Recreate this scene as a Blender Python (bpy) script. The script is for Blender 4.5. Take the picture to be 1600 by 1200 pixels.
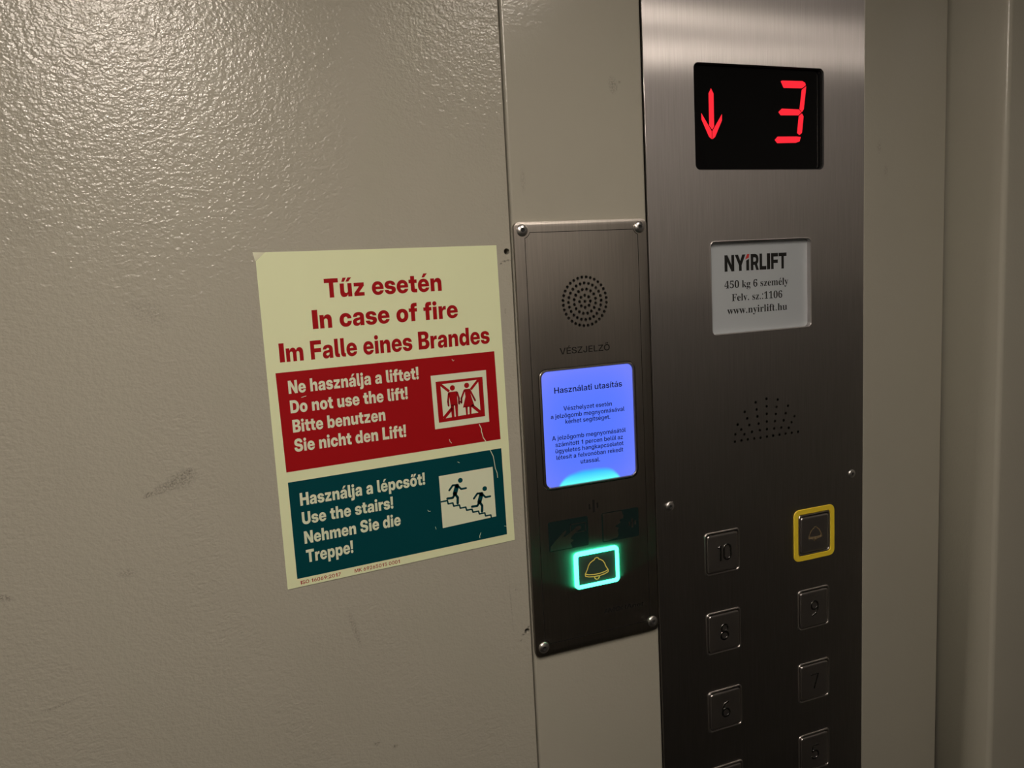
import bpy, math, random
from mathutils import Vector, Matrix
from mathutils.geometry import tessellate_polygon, delaunay_2d_cdt

for o in list(bpy.data.objects):
    bpy.data.objects.remove(o)
scene = bpy.context.scene
col = scene.collection
random.seed(7)

# Units: the wall drawings below are in millimetres; X runs to the right along the
# control wall, Z is measured from eye height (1.7 m), p is how far something stands
# out of the wall plane (y = 0) into the lift car.
EYE = 1.7

# ---------------------------------------------------------------- camera
cam_d = bpy.data.cameras.new('camera')
cam = bpy.data.objects.new('camera', cam_d)
col.objects.link(cam)
cam_d.sensor_width = 36.0
cam_d.lens = 28.6
cam_d.clip_start = 0.01
cr = Vector((0.92661254, -0.37222458, -0.05327348))
cu = Vector((0.09895522, 0.10470948, 0.98956748))
cf = Vector((0.3627631, 0.92221732, -0.13385869))
cam.matrix_world = Matrix.Translation((0, -0.5, EYE)) @ Matrix((cr, cu, -cf)).transposed().to_4x4()
scene.camera = cam

# ---------------------------------------------------------------- world, exposure
world = bpy.data.worlds.new('world')
scene.world = world
world.use_nodes = True
world.node_tree.nodes['Background'].inputs[0].default_value = (0.9, 0.85, 0.8, 1)
world.node_tree.nodes['Background'].inputs[1].default_value = 0.0
scene.view_settings.view_transform = 'Standard'
scene.view_settings.look = 'None'
scene.view_settings.gamma = 1.0
scene.view_settings.use_curve_mapping = False
scene.view_settings.exposure = 0.0
scene.cycles.use_denoising = True
scene.cycles.max_bounces = 8
LAMP = (1.0, 0.87, 0.755)
LAMP_POWER = 45.0          # ceiling lamp by the far wall
LAMP_POWER_NEAR = 82.0     # ceiling lamp nearer the control wall

LAMP_POWER_DOOR_FILL = 66.0     # unseen fill lamp added by the door to lift the right side

# ---------------------------------------------------------------- materials
def mat(name, color=(0.5, 0.5, 0.5), rough=0.5, metal=0.0, spec=0.5, emit=None, strength=0.0):
    m = bpy.data.materials.new(name)
    m.use_nodes = True
    b = m.node_tree.nodes['Principled BSDF']
    b.inputs['Base Color'].default_value = (*color, 1)
    b.inputs['Roughness'].default_value = rough
    b.inputs['Metallic'].default_value = metal
    b.inputs['Specular IOR Level'].default_value = spec
    if emit:
        b.inputs['Emission Color'].default_value = (*emit, 1)
        b.inputs['Emission Strength'].default_value = strength
    return m

class NT:
    """small helper for node graphs"""
    def __init__(self, m):
        self.t = m.node_tree
        self.b = self.t.nodes['Principled BSDF']
    def n(self, kind, **kw):
        nd = self.t.nodes.new(kind)
        for k, v in kw.items():
            setattr(nd, k, v)
        return nd
    def l(self, a, b):
        self.t.links.new(a, b)
    def math(self, op, a, b=None, c=None, clamp=False):
        nd = self.n('ShaderNodeMath', operation=op, use_clamp=clamp)
        for i, v in enumerate((a, b, c)):
            if v is None:
                continue
            if isinstance(v, (int, float)):
                nd.inputs[i].default_value = v
            else:
                self.l(v, nd.inputs[i])
        return nd.outputs[0]
    def coords(self, scale=(1, 1, 1), loc=(0, 0, 0), rot=(0, 0, 0)):
        g = self.n('ShaderNodeNewGeometry')
        mp = self.n('ShaderNodeMapping')
        mp.inputs['Scale'].default_value = scale
        mp.inputs['Location'].default_value = loc
        mp.inputs['Rotation'].default_value = rot
        self.l(g.outputs['Position'], mp.inputs[0])
        return mp.outputs[0]
    def noise(self, vec, scale, detail=2, rough=0.5):
        nd = self.n('ShaderNodeTexNoise')
        nd.inputs['Scale'].default_value = scale
        nd.inputs['Detail'].default_value = detail
        nd.inputs['Roughness'].default_value = rough
        self.l(vec, nd.inputs['Vector'])
        return nd.outputs['Fac']
    def ramp(self, fac, a, b):
        nd = self.n('ShaderNodeMapRange')
        nd.inputs['From Min'].default_value = a
        nd.inputs['From Max'].default_value = b
        self.l(fac, nd.inputs['Value'])
        return nd.outputs[0]
    def mix(self, fac, a, b):
        nd = self.n('ShaderNodeMix', data_type='RGBA')
        if isinstance(fac, (int, float)):
            nd.inputs[0].default_value = fac
        else:
            self.l(fac, nd.inputs[0])
        for i, v in ((6, a), (7, b)):
            if isinstance(v, tuple):
                nd.inputs[i].default_value = (*v, 1)
            else:
                self.l(v, nd.inputs[i])
        return nd.outputs[2]

PAINT = (0.375, 0.362, 0.302)

def paint(name, bump=0.22, stains=()):
    """beige powder-coated sheet steel with an orange-peel skin; stains are scuffs of dirt with a place of their own"""
    m = mat(name, PAINT, 0.21, spec=0.5)
    t = NT(m)
    v = t.coords(scale=(0.9, 1.0, 1.1))
    n1 = t.noise(v, 640, 1.5, 0.5)
    n2 = t.noise(v, 270, 1.0, 0.4)
    h = t.math('ADD', t.math('MULTIPLY', n1, 0.6), t.math('MULTIPLY', n2, 0.7))
    bp = t.n('ShaderNodeBump')
    bp.inputs['Strength'].default_value = bump
    bp.inputs['Distance'].default_value = 0.0022
    t.l(h, bp.inputs['Height'])
    t.l(bp.outputs[0], t.b.inputs['Normal'])
    grime = t.noise(t.coords(), 6.0, 5, 0.6)
    c = t.mix(t.math('MULTIPLY', t.ramp(grime, 0.45, 0.8), 0.12), PAINT, (0.22, 0.2, 0.16))
    fine = t.noise(t.coords(), 900, 3, 0.7)
    for (x, z, rx, rz, ang, amount, colour) in stains:
        # elliptical scuff broken up by fine noise
        a = math.radians(ang)
        g = t.n('ShaderNodeNewGeometry')
        sp = t.n('ShaderNodeSeparateXYZ')
        t.l(g.outputs['Position'], sp.inputs[0])
        dx = t.math('SUBTRACT', sp.outputs[0], x / 1000)
        dz = t.math('SUBTRACT', sp.outputs[2], EYE + z / 1000)
        u = t.math('ADD', t.math('MULTIPLY', dx, math.cos(a) / rx * 1000), t.math('MULTIPLY', dz, math.sin(a) / rx * 1000))
        w = t.math('ADD', t.math('MULTIPLY', dx, -math.sin(a) / rz * 1000), t.math('MULTIPLY', dz, math.cos(a) / rz * 1000))
        r2 = t.math('ADD', t.math('MULTIPLY', u, u), t.math('MULTIPLY', w, w))
        body = t.math('SUBTRACT', 1.0, r2, clamp=True)
        f = t.math('MULTIPLY', t.math('MULTIPLY', body, t.ramp(fine, 0.44, 0.62), clamp=True), amount, clamp=True)
        c = t.mix(f, c, colour)
    t.l(c, t.b.inputs['Base Color'])
    return m

def steel(name, base=(0.60, 0.57, 0.56), along=0.009, across=0.42, streak=0.12, haze=0.42):
    """stainless sheet brushed up and down: highlights smear sideways; haze is the share of a wider, softer gloss"""
    m = bpy.data.materials.new(name)
    m.use_nodes = True
    nt = m.node_tree
    nt.nodes.remove(nt.nodes['Principled BSDF'])
    t = NT.__new__(NT)
    t.t = nt
    tg = t.n('ShaderNodeTangent', direction_type='UV_MAP')
    tg.uv_map = 'brush'
    v = t.coords(scale=(1, 1, 0.02))
    v2 = t.coords(scale=(1, 1, 0.05))
    s1 = t.noise(v, 1400, 3, 0.6)
    s2 = t.noise(v2, 420, 3, 0.6)
    hh = t.math('ADD', t.math('MULTIPLY', s1, 0.5), t.math('MULTIPLY', s2, 0.8))
    bp = t.n('ShaderNodeBump')
    bp.inputs['Strength'].default_value = streak
    bp.inputs['Distance'].default_value = 0.0006
    t.l(hh, bp.inputs['Height'])
    c = t.mix(t.ramp(s1, 0.3, 0.7), tuple(k * 0.86 for k in base), base)
    g1 = t.n('ShaderNodeBsdfAnisotropic')
    mean = math.sqrt(along * across)
    g1.inputs['Roughness'].default_value = math.sqrt(mean)
    g1.inputs['Anisotropy'].default_value = -(1 - along / mean)
    g2 = t.n('ShaderNodeBsdfAnisotropic')
    g2.distribution = 'BECKMANN'
    g2.inputs['Roughness'].default_value = 0.63
    g2.inputs['Anisotropy'].default_value = -0.375
    for g in (g1, g2):
        t.l(tg.outputs[0], g.inputs['Tangent'])
        t.l(bp.outputs[0], g.inputs['Normal'])
        t.l(c, g.inputs['Color'])
    mx = t.n('ShaderNodeMixShader')
    mx.inputs[0].default_value = haze
    t.l(g1.outputs[0], mx.inputs[1])
    t.l(g2.outputs[0], mx.inputs[2])
    t.l(mx.outputs[0], nt.nodes['Material Output'].inputs['Surface'])
    return m

DIRT = (0.06, 0.055, 0.05)
M = {}
M['paint_left'] = paint('beige_paint_worn', 0.27, stains=[
    (-12, -107.8, 11, 6.2, 18, 0.55, DIRT), (-22, -111.5, 10, 3.6, 20, 0.5, DIRT), (-30.5, -114.2, 3.2, 1.6, 30, 0.9, DIRT), (-8.5, -104, 5, 2.2, 35, 0.55, DIRT),
    (-45, 117, 4.5, 1.8, -10, 0.8, DIRT), (-108, -160, 7, 2.4, -20, 0.6, DIRT), (-46, -158, 6, 3, 0, 0.35, DIRT),
    (-76, 40, 20, 14, 0, 0.15, DIRT), (-20, -10, 16, 8, -30, 0.22, DIRT), (-89, -228, 11, 1.0, 12, 0.45, DIRT),
    (80, -219, 2.2, 16, 12, 0.4, DIRT), (88, -300, 3, 1.6, 0, 0.8, DIRT), (100, -305, 2, 1.6, 0, 0.8, DIRT),
    (196.5, 8.5, 3.2, 0.8, 0, 1.0, DIRT), (199.2, 9, 2.2, 0.6, -5, 1.0, DIRT), (193.5, 7.0, 1.2, 0.7, 30, 1.0, DIRT),
    (194.8, -24, 0.7, 2.2, 0, 0.7, DIRT), (195.5, -248, 2.6, 1.2, 25, 1.0, DIRT), (199.3, -243.5, 3, 0.8, 30, 1.0, DIRT),
    (193, -252, 1.2, 1.0, 0, 0.9, DIRT), (191.5, -215, 1.2, 1.0, 0, 0.8, DIRT), (187.3, -225, 0.5, 24, 2, 0.35, DIRT)])
M['paint_strip'] = paint('beige_paint_strip', 0.09, stains=[
    (281, 122, 4, 7, 10, 0.45, DIRT), (286, 124, 1.2, 1.2, 0, 0.9, DIRT), (212, 60, 2, 10, 0, 0.25, DIRT)])
M['paint'] = paint('beige_paint', 0.06, stains=[
    (516, 83, 2.6, 6, 0, 0.35, DIRT), (523, 65, 2.6, 6, 0, 0.3, DIRT)])
M['paint_rear'] = mat('rear_wall_paint', (0.25, 0.24, 0.21), 0.45)
M['added_lining'] = mat('dark_added_lining', (0.012, 0.011, 0.010), 0.45)  # for the lining added to keep low steel reflections dark
M['rubber'] = mat('dark_rubber_floor', (0.015, 0.015, 0.015), 0.6)
M['ceil'] = mat('ceiling_paint', (0.45, 0.44, 0.41), 0.5)
M['steel'] = steel('brushed_steel')
M['steel_plate'] = steel('brushed_steel_intercom', (0.50, 0.465, 0.42), 0.02, 0.40, 0.1, 0.5)
M['steel_button'] = mat('satin_button_steel', (0.58, 0.55, 0.53), 0.28, 1.0)
M['dark_steel'] = mat('dark_polished_steel', (0.16, 0.155, 0.15), 0.22, 1.0)
M['chrome'] = mat('polished_steel', (0.72, 0.70, 0.68), 0.3, 1.0)
M['door_steel'] = mat('dark_grey_door_paint', (0.04, 0.038, 0.035), 0.5)
M['dark'] = mat('dark_recess', (0.006, 0.006, 0.006), 0.7)
M['shadow_gap'] = mat('dark_backing_sheet', (0.02, 0.018, 0.015), 0.8)
M['engrave'] = mat('black_engraving', (0.012, 0.011, 0.010), 0.6, spec=0.2)
M['engrave_soft'] = mat('dark_grey_engraving', (0.03, 0.028, 0.026), 0.6, spec=0.2)
M['tile'] = mat('black_green_print', (0.006, 0.016, 0.015), 0.45, spec=0.3)
M['glass'] = mat('black_display_glass', (0.004, 0.004, 0.004), 0.09, spec=0.28)
M['red_led'] = mat('red_led_segment', (0.3, 0.01, 0.01), 0.4, emit=(1.0, 0.019, 0.036), strength=1.05)
M['led_ring'] = mat('green_light_ring', (0.1, 0.5, 0.35), 0.4, emit=(0.034, 1.0, 0.47), strength=9.0)
M['cap_dark'] = mat('smoked_button_cap', (0.035, 0.05, 0.04), 0.4, spec=0.5)
M['gold'] = mat('gold_print', (0.55, 0.43, 0.10), 0.4, emit=(0.6, 0.42, 0.08), strength=0.28)
M['gold_dull'] = mat('dull_gold_print', (0.30, 0.225, 0.12), 0.45, 0.0)
M['yellow'] = mat('yellow_plastic', (0.80, 0.60, 0.035), 0.45, emit=None)
M['paper'] = mat('glow_paper', (0.71, 0.765, 0.485), 0.42, spec=0.35)
M['paper_back'] = mat('curled_sheet_back', (0.78, 0.79, 0.60), 0.5, spec=0.3)
M['white_print'] = mat('cream_print', (0.66, 0.71, 0.52), 0.45, spec=0.3)
M['red_print'] = mat('red_print', (0.315, 0.0055, 0.008), 0.42, spec=0.16)
M['green_print'] = mat('dark_green_print', (0.0008, 0.049, 0.058), 0.42, spec=0.13)
M['scratch'] = mat('bared_paper', (0.66, 0.68, 0.48), 0.6, spec=0.2)
M['info_white'] = mat('frosted_white_plastic', (0.40, 0.435, 0.455), 0.25, spec=0.5)
M['black_print'] = mat('black_print', (0.014, 0.014, 0.013), 0.5, spec=0.2)
M['logo_red'] = mat('red_logo_print', (0.5, 0.04, 0.03), 0.5)
M['screen_ink'] = mat('screen_dark_pixels', (0.004, 0.006, 0.02), 0.4, spec=0.1)
M['diffuser'] = mat('lamp_diffuser', (0.8, 0.8, 0.8), 0.5, emit=LAMP, strength=LAMP_POWER)
M['diffuser_near'] = mat('lamp_diffuser_near', (0.8, 0.8, 0.8), 0.5, emit=LAMP, strength=LAMP_POWER_NEAR)
M['diffuser_door_fill'] = mat('fill_lamp_diffuser_door', (0.8, 0.8, 0.8), 0.5, emit=LAMP, strength=LAMP_POWER_DOOR_FILL)  # fill lamp added over the panel, out of view
M['lamp_frame'] = mat('white_lamp_frame', (0.5, 0.48, 0.45), 0.4)

def screen_material():
    """blue backlit display whose green edge light shines up from the bottom"""
    m = mat('blue_backlit_screen', (0.02, 0.03, 0.08), 0.22, spec=0.3)
    t = NT(m)
    g = t.n('ShaderNodeNewGeometry')
    sp = t.n('ShaderNodeSeparateXYZ')
    t.l(g.outputs['Position'], sp.inputs[0])
    xm = t.math('MULTIPLY', t.math('SUBTRACT', sp.outputs[0], 0.2505), 1000)      # mm from centre
    zm = t.math('MULTIPLY', t.math('SUBTRACT', sp.outputs[2], EYE - 0.1465), 1000)  # mm above the lower edge
    u = t.math('DIVIDE', xm, 24.0)
    u4 = t.math('POWER', t.math('ABSOLUTE', u), 4.0)
    top = t.math('MULTIPLY', t.math('SUBTRACT', 1.0, u4), 8.6)
    wob = t.math('MULTIPLY', t.noise(t.coords(), 120, 1), 1.6)
    d = t.math('SUBTRACT', t.math('ADD', top, wob), t.math('ADD', zm, 0.8))
    mask = t.n('ShaderNodeMapRange', interpolation_type='SMOOTHSTEP')
    mask.inputs['From Min'].default_value = -1.2
    mask.inputs['From Max'].default_value = 2.6
    t.l(d, mask.inputs['Value'])
    low = t.ramp(zm, 7.0, 0.5)
    teal = t.mix(low, (0.035, 0.52, 0.98), (0.13, 1.0, 0.95))
    up = t.ramp(zm, 0.0, 80.0)
    # backlight: a little violet towards the top and the edges, purer blue in the middle
    edge = t.math('ADD', t.math('MULTIPLY', t.math('POWER', t.math('DIVIDE', t.math('ABSOLUTE', xm), 36.0), 3.0), 0.6),
                  t.math('MULTIPLY', t.math('POWER', t.math('ABSOLUTE', t.math('MULTIPLY', t.math('SUBTRACT', up, 0.45), 2.0)), 3.0), 0.6), clamp=True)
    blue = t.mix(edge, (0.088, 0.178, 1.0), (0.165, 0.215, 0.95))
    c = t.mix(mask.outputs[0], blue, teal)
    t.l(c, t.b.inputs['Emission Color'])
    t.b.inputs['Emission Strength'].default_value = 1.0
    return m
M['screen'] = screen_material()

GLYPHS = {
 'bold': {
  ' ': '269',
  '!': '265|52,227 34,728 230,728 213,227|132,-9 107,-6 84,4 63,19 47,40 38,63 35,88 38,114 47,137 63,158 84,173 107,183 132,186 158,183 181,173 201,158 217,137 227,114 230,88 227,63 217,40 201,19 181,4 158,-6',
  'A': '754|1,0 247,728 504,728 753,0 537,0 449,297 432,355 415,413 399,471 383,529 367,590 351,653 403,653 386,590 370,529 353,471 336,413 319,355 302,297 211,0|179,128 179,276 575,276 575,128',
  'B': '649|42,0 42,728 353,728 404,725 451,717 491,704 525,686 554,665 576,640 592,611 601,579 605,545 603,518 597,493 587,469 574,448 558,429 539,413 517,400 493,390 466,383 466,382 496,378 524,370 550,357 572,340 592,320 608,296 620,269 627,239 630,206 626,167 616,132 600,100 577,71 549,46 514,26 474,12 428,3 378,0|229,145 343,145 369,148 391,154 409,166 422,181 430,200 433,222 430,244 422,263 409,278 391,290 369,297 344,299 229,299|229,436 332,436 355,439 375,445 391,456 403,471 410,489 413,509 410,530 403,548 391,562 375,573 355,580 332,582 229,582',
  'D': '709|321,0 124,0 124,159 311,159 350,162 385,169 414,182 438,199 458,222 474,250 484,283 491,321 493,363 491,407 484,445 473,478 458,506 437,528 412,546 382,558 347,566 307,568 121,568 121,728 319,728 390,723 455,708 513,683 564,649 607,607 642,556 667,498 682,434 687,363 682,293 667,229 642,171 608,121 566,79 515,45 457,20 392,5|234,728 234,0 42,0 42,728',
  'F': '600|42,0 42,728 580,728 580,565 234,565 234,425 560,425 560,269 234,269 234,0',
  'H': '725|42,0 42,728 234,728 234,451 490,451 490,728 683,728 683,0 490,0 490,288 234,288 234,0',
  'I': '302|29,0 29,728 272,728 272,0',
  'L': '571|42,0 42,728 234,728 234,163 551,163 551,0',
  'M': '918|42,0 42,728 328,728 405,477 411,457 417,434 424,408 432,381 439,353 447,324 455,295 462,266 469,239 475,214 480,191 485,171 435,171 440,191 445,214 451,239 458,266 465,295 473,324 480,353 488,381 495,408 502,434 508,457 514,477 590,728 876,728 876,0 688,0 688,295 688,313 688,334 689,358 690,384 690,412 691,441 692,471 693,502 694,533 695,563 695,592 695,619 717,619 710,591 702,562 694,532 686,501 678,471 670,441 663,412 655,384 648,358 641,334 635,313 630,295 537,0 382,0 288,295 282,313 276,334 269,358 262,384 254,412 246,441 238,471 230,501 222,532 214,562 206,591 198,619 223,619 223,592 224,563 224,533 225,502 226,471 227,441 228,412 229,384 230,358 230,334 231,313 231,295 231,0',
  'N': '736|42,0 42,728 239,728 428,424 436,410 446,394 457,374 469,353 481,331 494,307 507,284 519,261 531,239 508,186 506,213 505,242 504,274 503,306 503,338 502,368 502,397 501,421 501,441 501,728 693,728 693,0 496,0 321,281 311,298 299,317 285,340 271,366 255,393 239,422 223,453 206,484 190,516 227,529 229,494 231,461 232,428 233,396 234,367 234,341 234,317 234,297 234,281 234,0',
  'O': '746|373,-12 309,-7 250,8 195,32 145,66 103,109 68,160 43,220 27,288 22,363 27,440 43,508 68,568 103,619 145,662 195,696 250,720 309,734 373,739 437,734 496,720 552,696 601,662 643,619 678,568 704,508 719,440 725,363 719,287 704,219 678,160 643,108 601,66 552,32 496,8 437,-7|373,155 405,158 433,166 458,180 480,199 498,222 512,251 522,284 529,322 531,363 529,405 522,443 512,476 498,505 480,529 458,548 433,562 405,570 373,572 342,570 314,562 289,548 267,529 249,505 235,476 224,443 218,405 216,363 218,322 224,284 235,251 249,222 267,199 289,180 314,166 342,158',
  'R': '662|42,0 42,728 348,728 402,724 452,714 496,697 535,674 567,645 593,610 612,570 623,526 627,477 623,429 611,386 591,347 564,314 531,285 491,263 445,246 394,236 337,233 160,233 160,383 334,383 354,384 373,388 390,395 404,403 417,414 426,428 434,442 438,459 439,477 438,495 434,511 426,526 417,539 404,550 390,559 373,566 354,570 334,571 234,571 234,0|447,0 287,330 484,330 648,0',
  'S': '678|341,-12 278,-8 222,1 173,18 130,40 95,69 68,104 48,144 36,190 32,241 214,241 217,221 222,203 231,187 243,174 258,162 276,153 296,146 318,142 343,141 365,142 385,145 403,150 418,156 432,164 442,174 453,191 456,211 453,228 444,244 434,253 420,261 404,268 384,275 361,281 335,287 262,301 197,319 143,343 101,375 70,414 52,459 46,509 50,553 62,593 83,630 110,662 145,688 186,710 232,726 283,736 339,739 395,736 447,727 492,711 532,689 566,661 593,628 613,590 625,547 631,499 454,499 448,524 437,545 420,563 398,576 372,584 342,587 323,586 305,583 288,578 274,571 262,563 252,554 242,537 239,518 241,501 250,487 265,475 287,464 305,458 326,452 351,447 411,435 451,427 486,417 518,405 546,392 570,378 591,361 608,343 622,323 633,302 640,278 645,253 646,225 642,177 630,135 610,97 583,65 548,38 506,16 457,1 402,-9',
  'T': '652|20,565 20,728 632,728 632,565 422,565 422,0 230,0 230,565',
  'U': '705|352,-12 292,-8 238,3 189,22 146,47 109,78 80,116 59,159 46,206 42,258 42,728 229,728 229,273 230,251 236,229 245,210 257,193 271,179 288,167 308,158 329,152 353,151 376,152 397,158 417,166 434,178 449,193 461,210 469,229 475,250 476,273 476,728 663,728 663,258 659,206 646,158 625,116 596,78 559,47 516,22 467,3 413,-8',
  'Y': '722|272,0 272,253 1,728 221,728 329,520 338,503 347,485 356,468 364,450 373,433 381,415 351,415 359,433 367,450 375,468 383,485 391,503 400,520 503,728 721,728 457,253 457,0',
  'a': '577|202,-9 169,-7 138,-2 111,8 86,21 65,37 48,58 36,83 28,111 26,143 28,171 33,195 41,217 53,235 67,251 84,265 103,277 124,287 147,294 172,300 198,304 225,307 253,309 278,312 298,315 322,321 338,329 347,339 350,352 350,355 348,367 342,377 333,386 320,392 305,396 286,397 267,396 250,391 237,384 227,374 220,361 216,346 46,346 52,383 63,415 80,444 102,469 129,490 162,506 201,518 244,525 293,527 331,526 365,522 396,515 424,506 450,494 471,480 490,463 505,444 517,423 526,399 531,374 533,346 533,0 353,0 353,72 351,72 339,54 327,38 313,25 298,14 282,5 264,-1 245,-6 224,-8|260,108 284,110 305,117 324,128 339,143 349,162 352,184 352,227 345,224 336,222 327,219 318,217 307,215 295,212 282,210 268,208 249,203 232,197 218,189 208,179 201,167 199,153 201,140 207,129 216,120 229,113 243,109',
  'b': '619|373,-12 351,-10 330,-7 310,-1 292,7 275,17 261,29 247,44 236,61 227,80 226,80 226,0 44,0 44,728 228,728 228,447 229,447 240,465 253,480 266,492 281,503 297,512 314,519 333,523 353,526 375,527 416,523 455,512 489,493 520,467 546,436 567,398 583,356 592,309 596,259 593,207 583,159 568,116 547,79 521,47 491,22 455,3 416,-8|319,134 337,136 353,141 368,149 380,161 390,175 399,192 404,212 408,234 409,259 408,283 404,305 399,325 390,342 380,356 368,367 353,376 337,381 319,382 301,381 284,376 269,367 255,355 243,341 234,324 227,305 223,283 222,259 223,235 227,213 234,193 243,176 255,161 269,150 284,141 301,136',
  'c': '577|296,-12 244,-8 196,3 153,22 115,48 83,79 58,117 39,159 27,206 24,258 27,309 39,356 58,399 83,436 115,468 153,494 196,512 244,524 296,527 332,526 366,520 398,511 427,499 454,484 479,466 500,445 518,422 533,396 544,368 551,338 555,306 378,306 375,323 370,338 363,351 354,362 343,371 330,378 315,382 299,383 281,382 265,377 251,368 239,357 229,342 221,325 215,305 211,283 210,258 211,233 215,211 221,191 229,173 239,159 251,147 266,139 282,134 299,132 315,134 330,138 343,145 354,154 363,165 370,178 375,194 378,211 555,211 552,179 546,149 535,121 521,96 503,72 481,51 457,32 430,17 400,5 367,-4 332,-10',
  'd': '619|246,-12 203,-8 164,3 129,22 98,47 72,79 51,116 36,159 27,207 24,259 27,309 36,356 52,398 73,436 99,467 130,493 165,512 203,523 245,527 266,526 287,523 305,519 322,512 338,503 353,492 367,480 379,465 390,447 391,447 391,728 575,728 575,0 393,0 393,80 392,80 383,61 372,44 359,29 344,17 327,7 309,-1 289,-7 269,-10|300,134 319,136 336,141 351,150 365,161 376,176 385,193 392,213 396,235 398,259 396,283 392,305 385,324 376,341 365,355 351,367 336,376 319,381 300,382 282,381 266,376 252,367 239,356 229,342 221,325 215,305 211,283 210,259 211,234 215,212 221,192 229,175 239,161 252,149 266,141 282,136',
  'e': '579|294,-12 243,-8 196,4 153,23 116,49 84,80 58,118 39,161 27,207 24,258 27,308 39,355 58,398 84,435 115,467 152,493 194,512 240,524 290,527 328,525 364,519 398,508 429,493 457,475 482,453 504,428 523,400 537,369 548,336 555,300 557,263 557,213 80,213 80,319 472,319 387,299 386,318 382,335 376,350 368,363 357,374 345,383 330,389 314,393 295,394 277,393 260,389 246,383 233,374 222,363 214,350 208,335 204,318 203,299 203,218 204,198 208,180 215,165 223,151 235,139 248,130 264,124 282,120 301,118 323,120 342,124 358,131 372,141 383,153 390,167 554,167 545,134 530,103 508,74 482,50 451,29 416,11 378,-2 338,-9',
  'f': '414|395,516 395,375 10,375 10,516|104,0 104,566 106,601 113,631 124,657 140,679 161,697 186,710 216,720 252,726 293,728 314,728 334,728 353,728 378,728 395,728 395,587 385,587 371,587 356,587 342,587 317,584 301,575 292,558 289,534 289,0',
  'h': '611|228,276 228,0 44,0 44,728 228,728 228,375 201,375 219,417 242,454 270,485 304,508 345,522 392,527 428,524 460,516 488,503 512,484 532,461 547,433 559,401 565,365 567,325 567,0 383,0 383,284 381,310 374,331 363,348 348,361 329,368 306,371 284,368 264,360 249,347 238,329 233,314 229,296',
  'i': '272|44,0 44,516 228,516 228,0|136,556 108,559 84,568 64,582 49,600 39,622 36,647 39,671 49,693 64,711 84,725 108,734 135,737 163,734 187,725 207,711 223,693 232,671 235,646 232,622 223,600 207,582 187,567 163,559',
  'j': '273|45,516 229,516 229,-24 227,-61 219,-95 207,-124 190,-148 168,-168 141,-184 109,-195 73,-202 31,-204 -41,-204 -41,-63 -5,-63 18,-60 33,-50 42,-32 45,-6|137,556 109,559 85,568 65,582 49,600 40,622 37,647 40,671 49,693 65,711 85,725 109,734 136,737 164,734 188,725 208,711 224,693 233,671 236,646 233,622 224,600 208,582 188,567 164,559',
  'l': '302|234,0 174,4 125,16 89,36 64,66 49,105 44,155 44,728 228,728 228,173 231,157 238,146 250,139 266,137 271,137 277,137 282,137 287,137 287,0 274,0 261,0 247,0',
  'm': '914|44,0 44,516 221,516 221,392 214,392 223,422 236,447 251,469 268,487 288,502 309,513 332,521 355,526 380,527 417,523 451,512 482,493 508,467 525,434 535,392 521,392 529,421 540,445 555,467 574,485 594,500 618,512 643,520 669,525 695,527 728,525 759,517 786,505 810,488 831,467 848,442 860,412 868,380 870,344 870,0 686,0 686,300 683,323 677,343 666,358 652,370 635,377 615,379 595,377 578,370 564,358 554,342 547,322 545,299 545,0 369,0 369,301 367,323 361,342 350,358 336,370 319,377 299,379 279,377 262,370 248,358 237,341 231,321 228,298 228,0',
  'n': '611|228,276 228,0 44,0 44,516 226,516 226,375 201,375 219,417 242,454 270,485 304,508 345,522 392,527 428,524 460,516 488,503 512,484 532,461 547,433 559,401 565,365 567,325 567,0 383,0 383,284 381,310 374,331 363,348 348,361 329,368 306,371 284,368 264,360 249,347 238,329 233,314 229,296',
  'o': '602|301,-12 248,-8 200,3 156,21 117,46 85,78 59,115 39,158 28,205 24,258 28,310 39,358 59,400 85,438 117,469 156,494 200,513 248,524 301,527 354,524 402,513 446,494 485,469 517,438 543,400 563,358 574,310 578,258 574,205 563,158 543,115 517,78 485,46 446,21 402,3 354,-8|301,133 318,135 333,140 347,147 360,158 371,172 380,189 386,209 390,232 392,258 390,284 386,306 380,326 371,343 360,357 347,368 333,376 318,381 301,382 284,381 269,376 255,368 242,357 231,343 222,326 215,306 211,284 210,258 211,232 215,209 222,189 231,172 242,158 255,147 269,140 284,135',
  'p': '619|44,-204 44,516 226,516 226,450 229,450 240,466 252,480 265,493 280,503 296,512 314,519 333,523 353,526 375,527 416,523 455,512 489,493 520,467 546,436 567,398 583,356 592,309 596,259 593,207 583,159 568,116 547,79 521,47 491,22 455,3 416,-8 373,-12 351,-10 330,-7 311,-1 294,6 278,16 263,28 250,42 239,58 230,76 228,76 228,-204|319,134 337,136 353,141 368,149 380,161 390,175 399,192 404,212 408,234 409,259 408,283 404,305 399,325 390,342 380,356 368,367 353,376 337,381 319,382 301,381 284,376 269,367 255,355 243,341 234,324 227,305 223,283 222,259 223,235 227,213 234,193 243,176 255,161 269,150 284,141 301,136',
  'r': '407|44,0 44,516 223,516 223,423 224,423 235,454 250,478 268,495 290,507 318,514 350,516 364,516 376,516 387,516 398,516 398,367 386,367 368,367 348,367 329,367 309,366 292,361 276,354 262,343 250,330 241,315 234,297 230,276 228,254 228,0',
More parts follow.
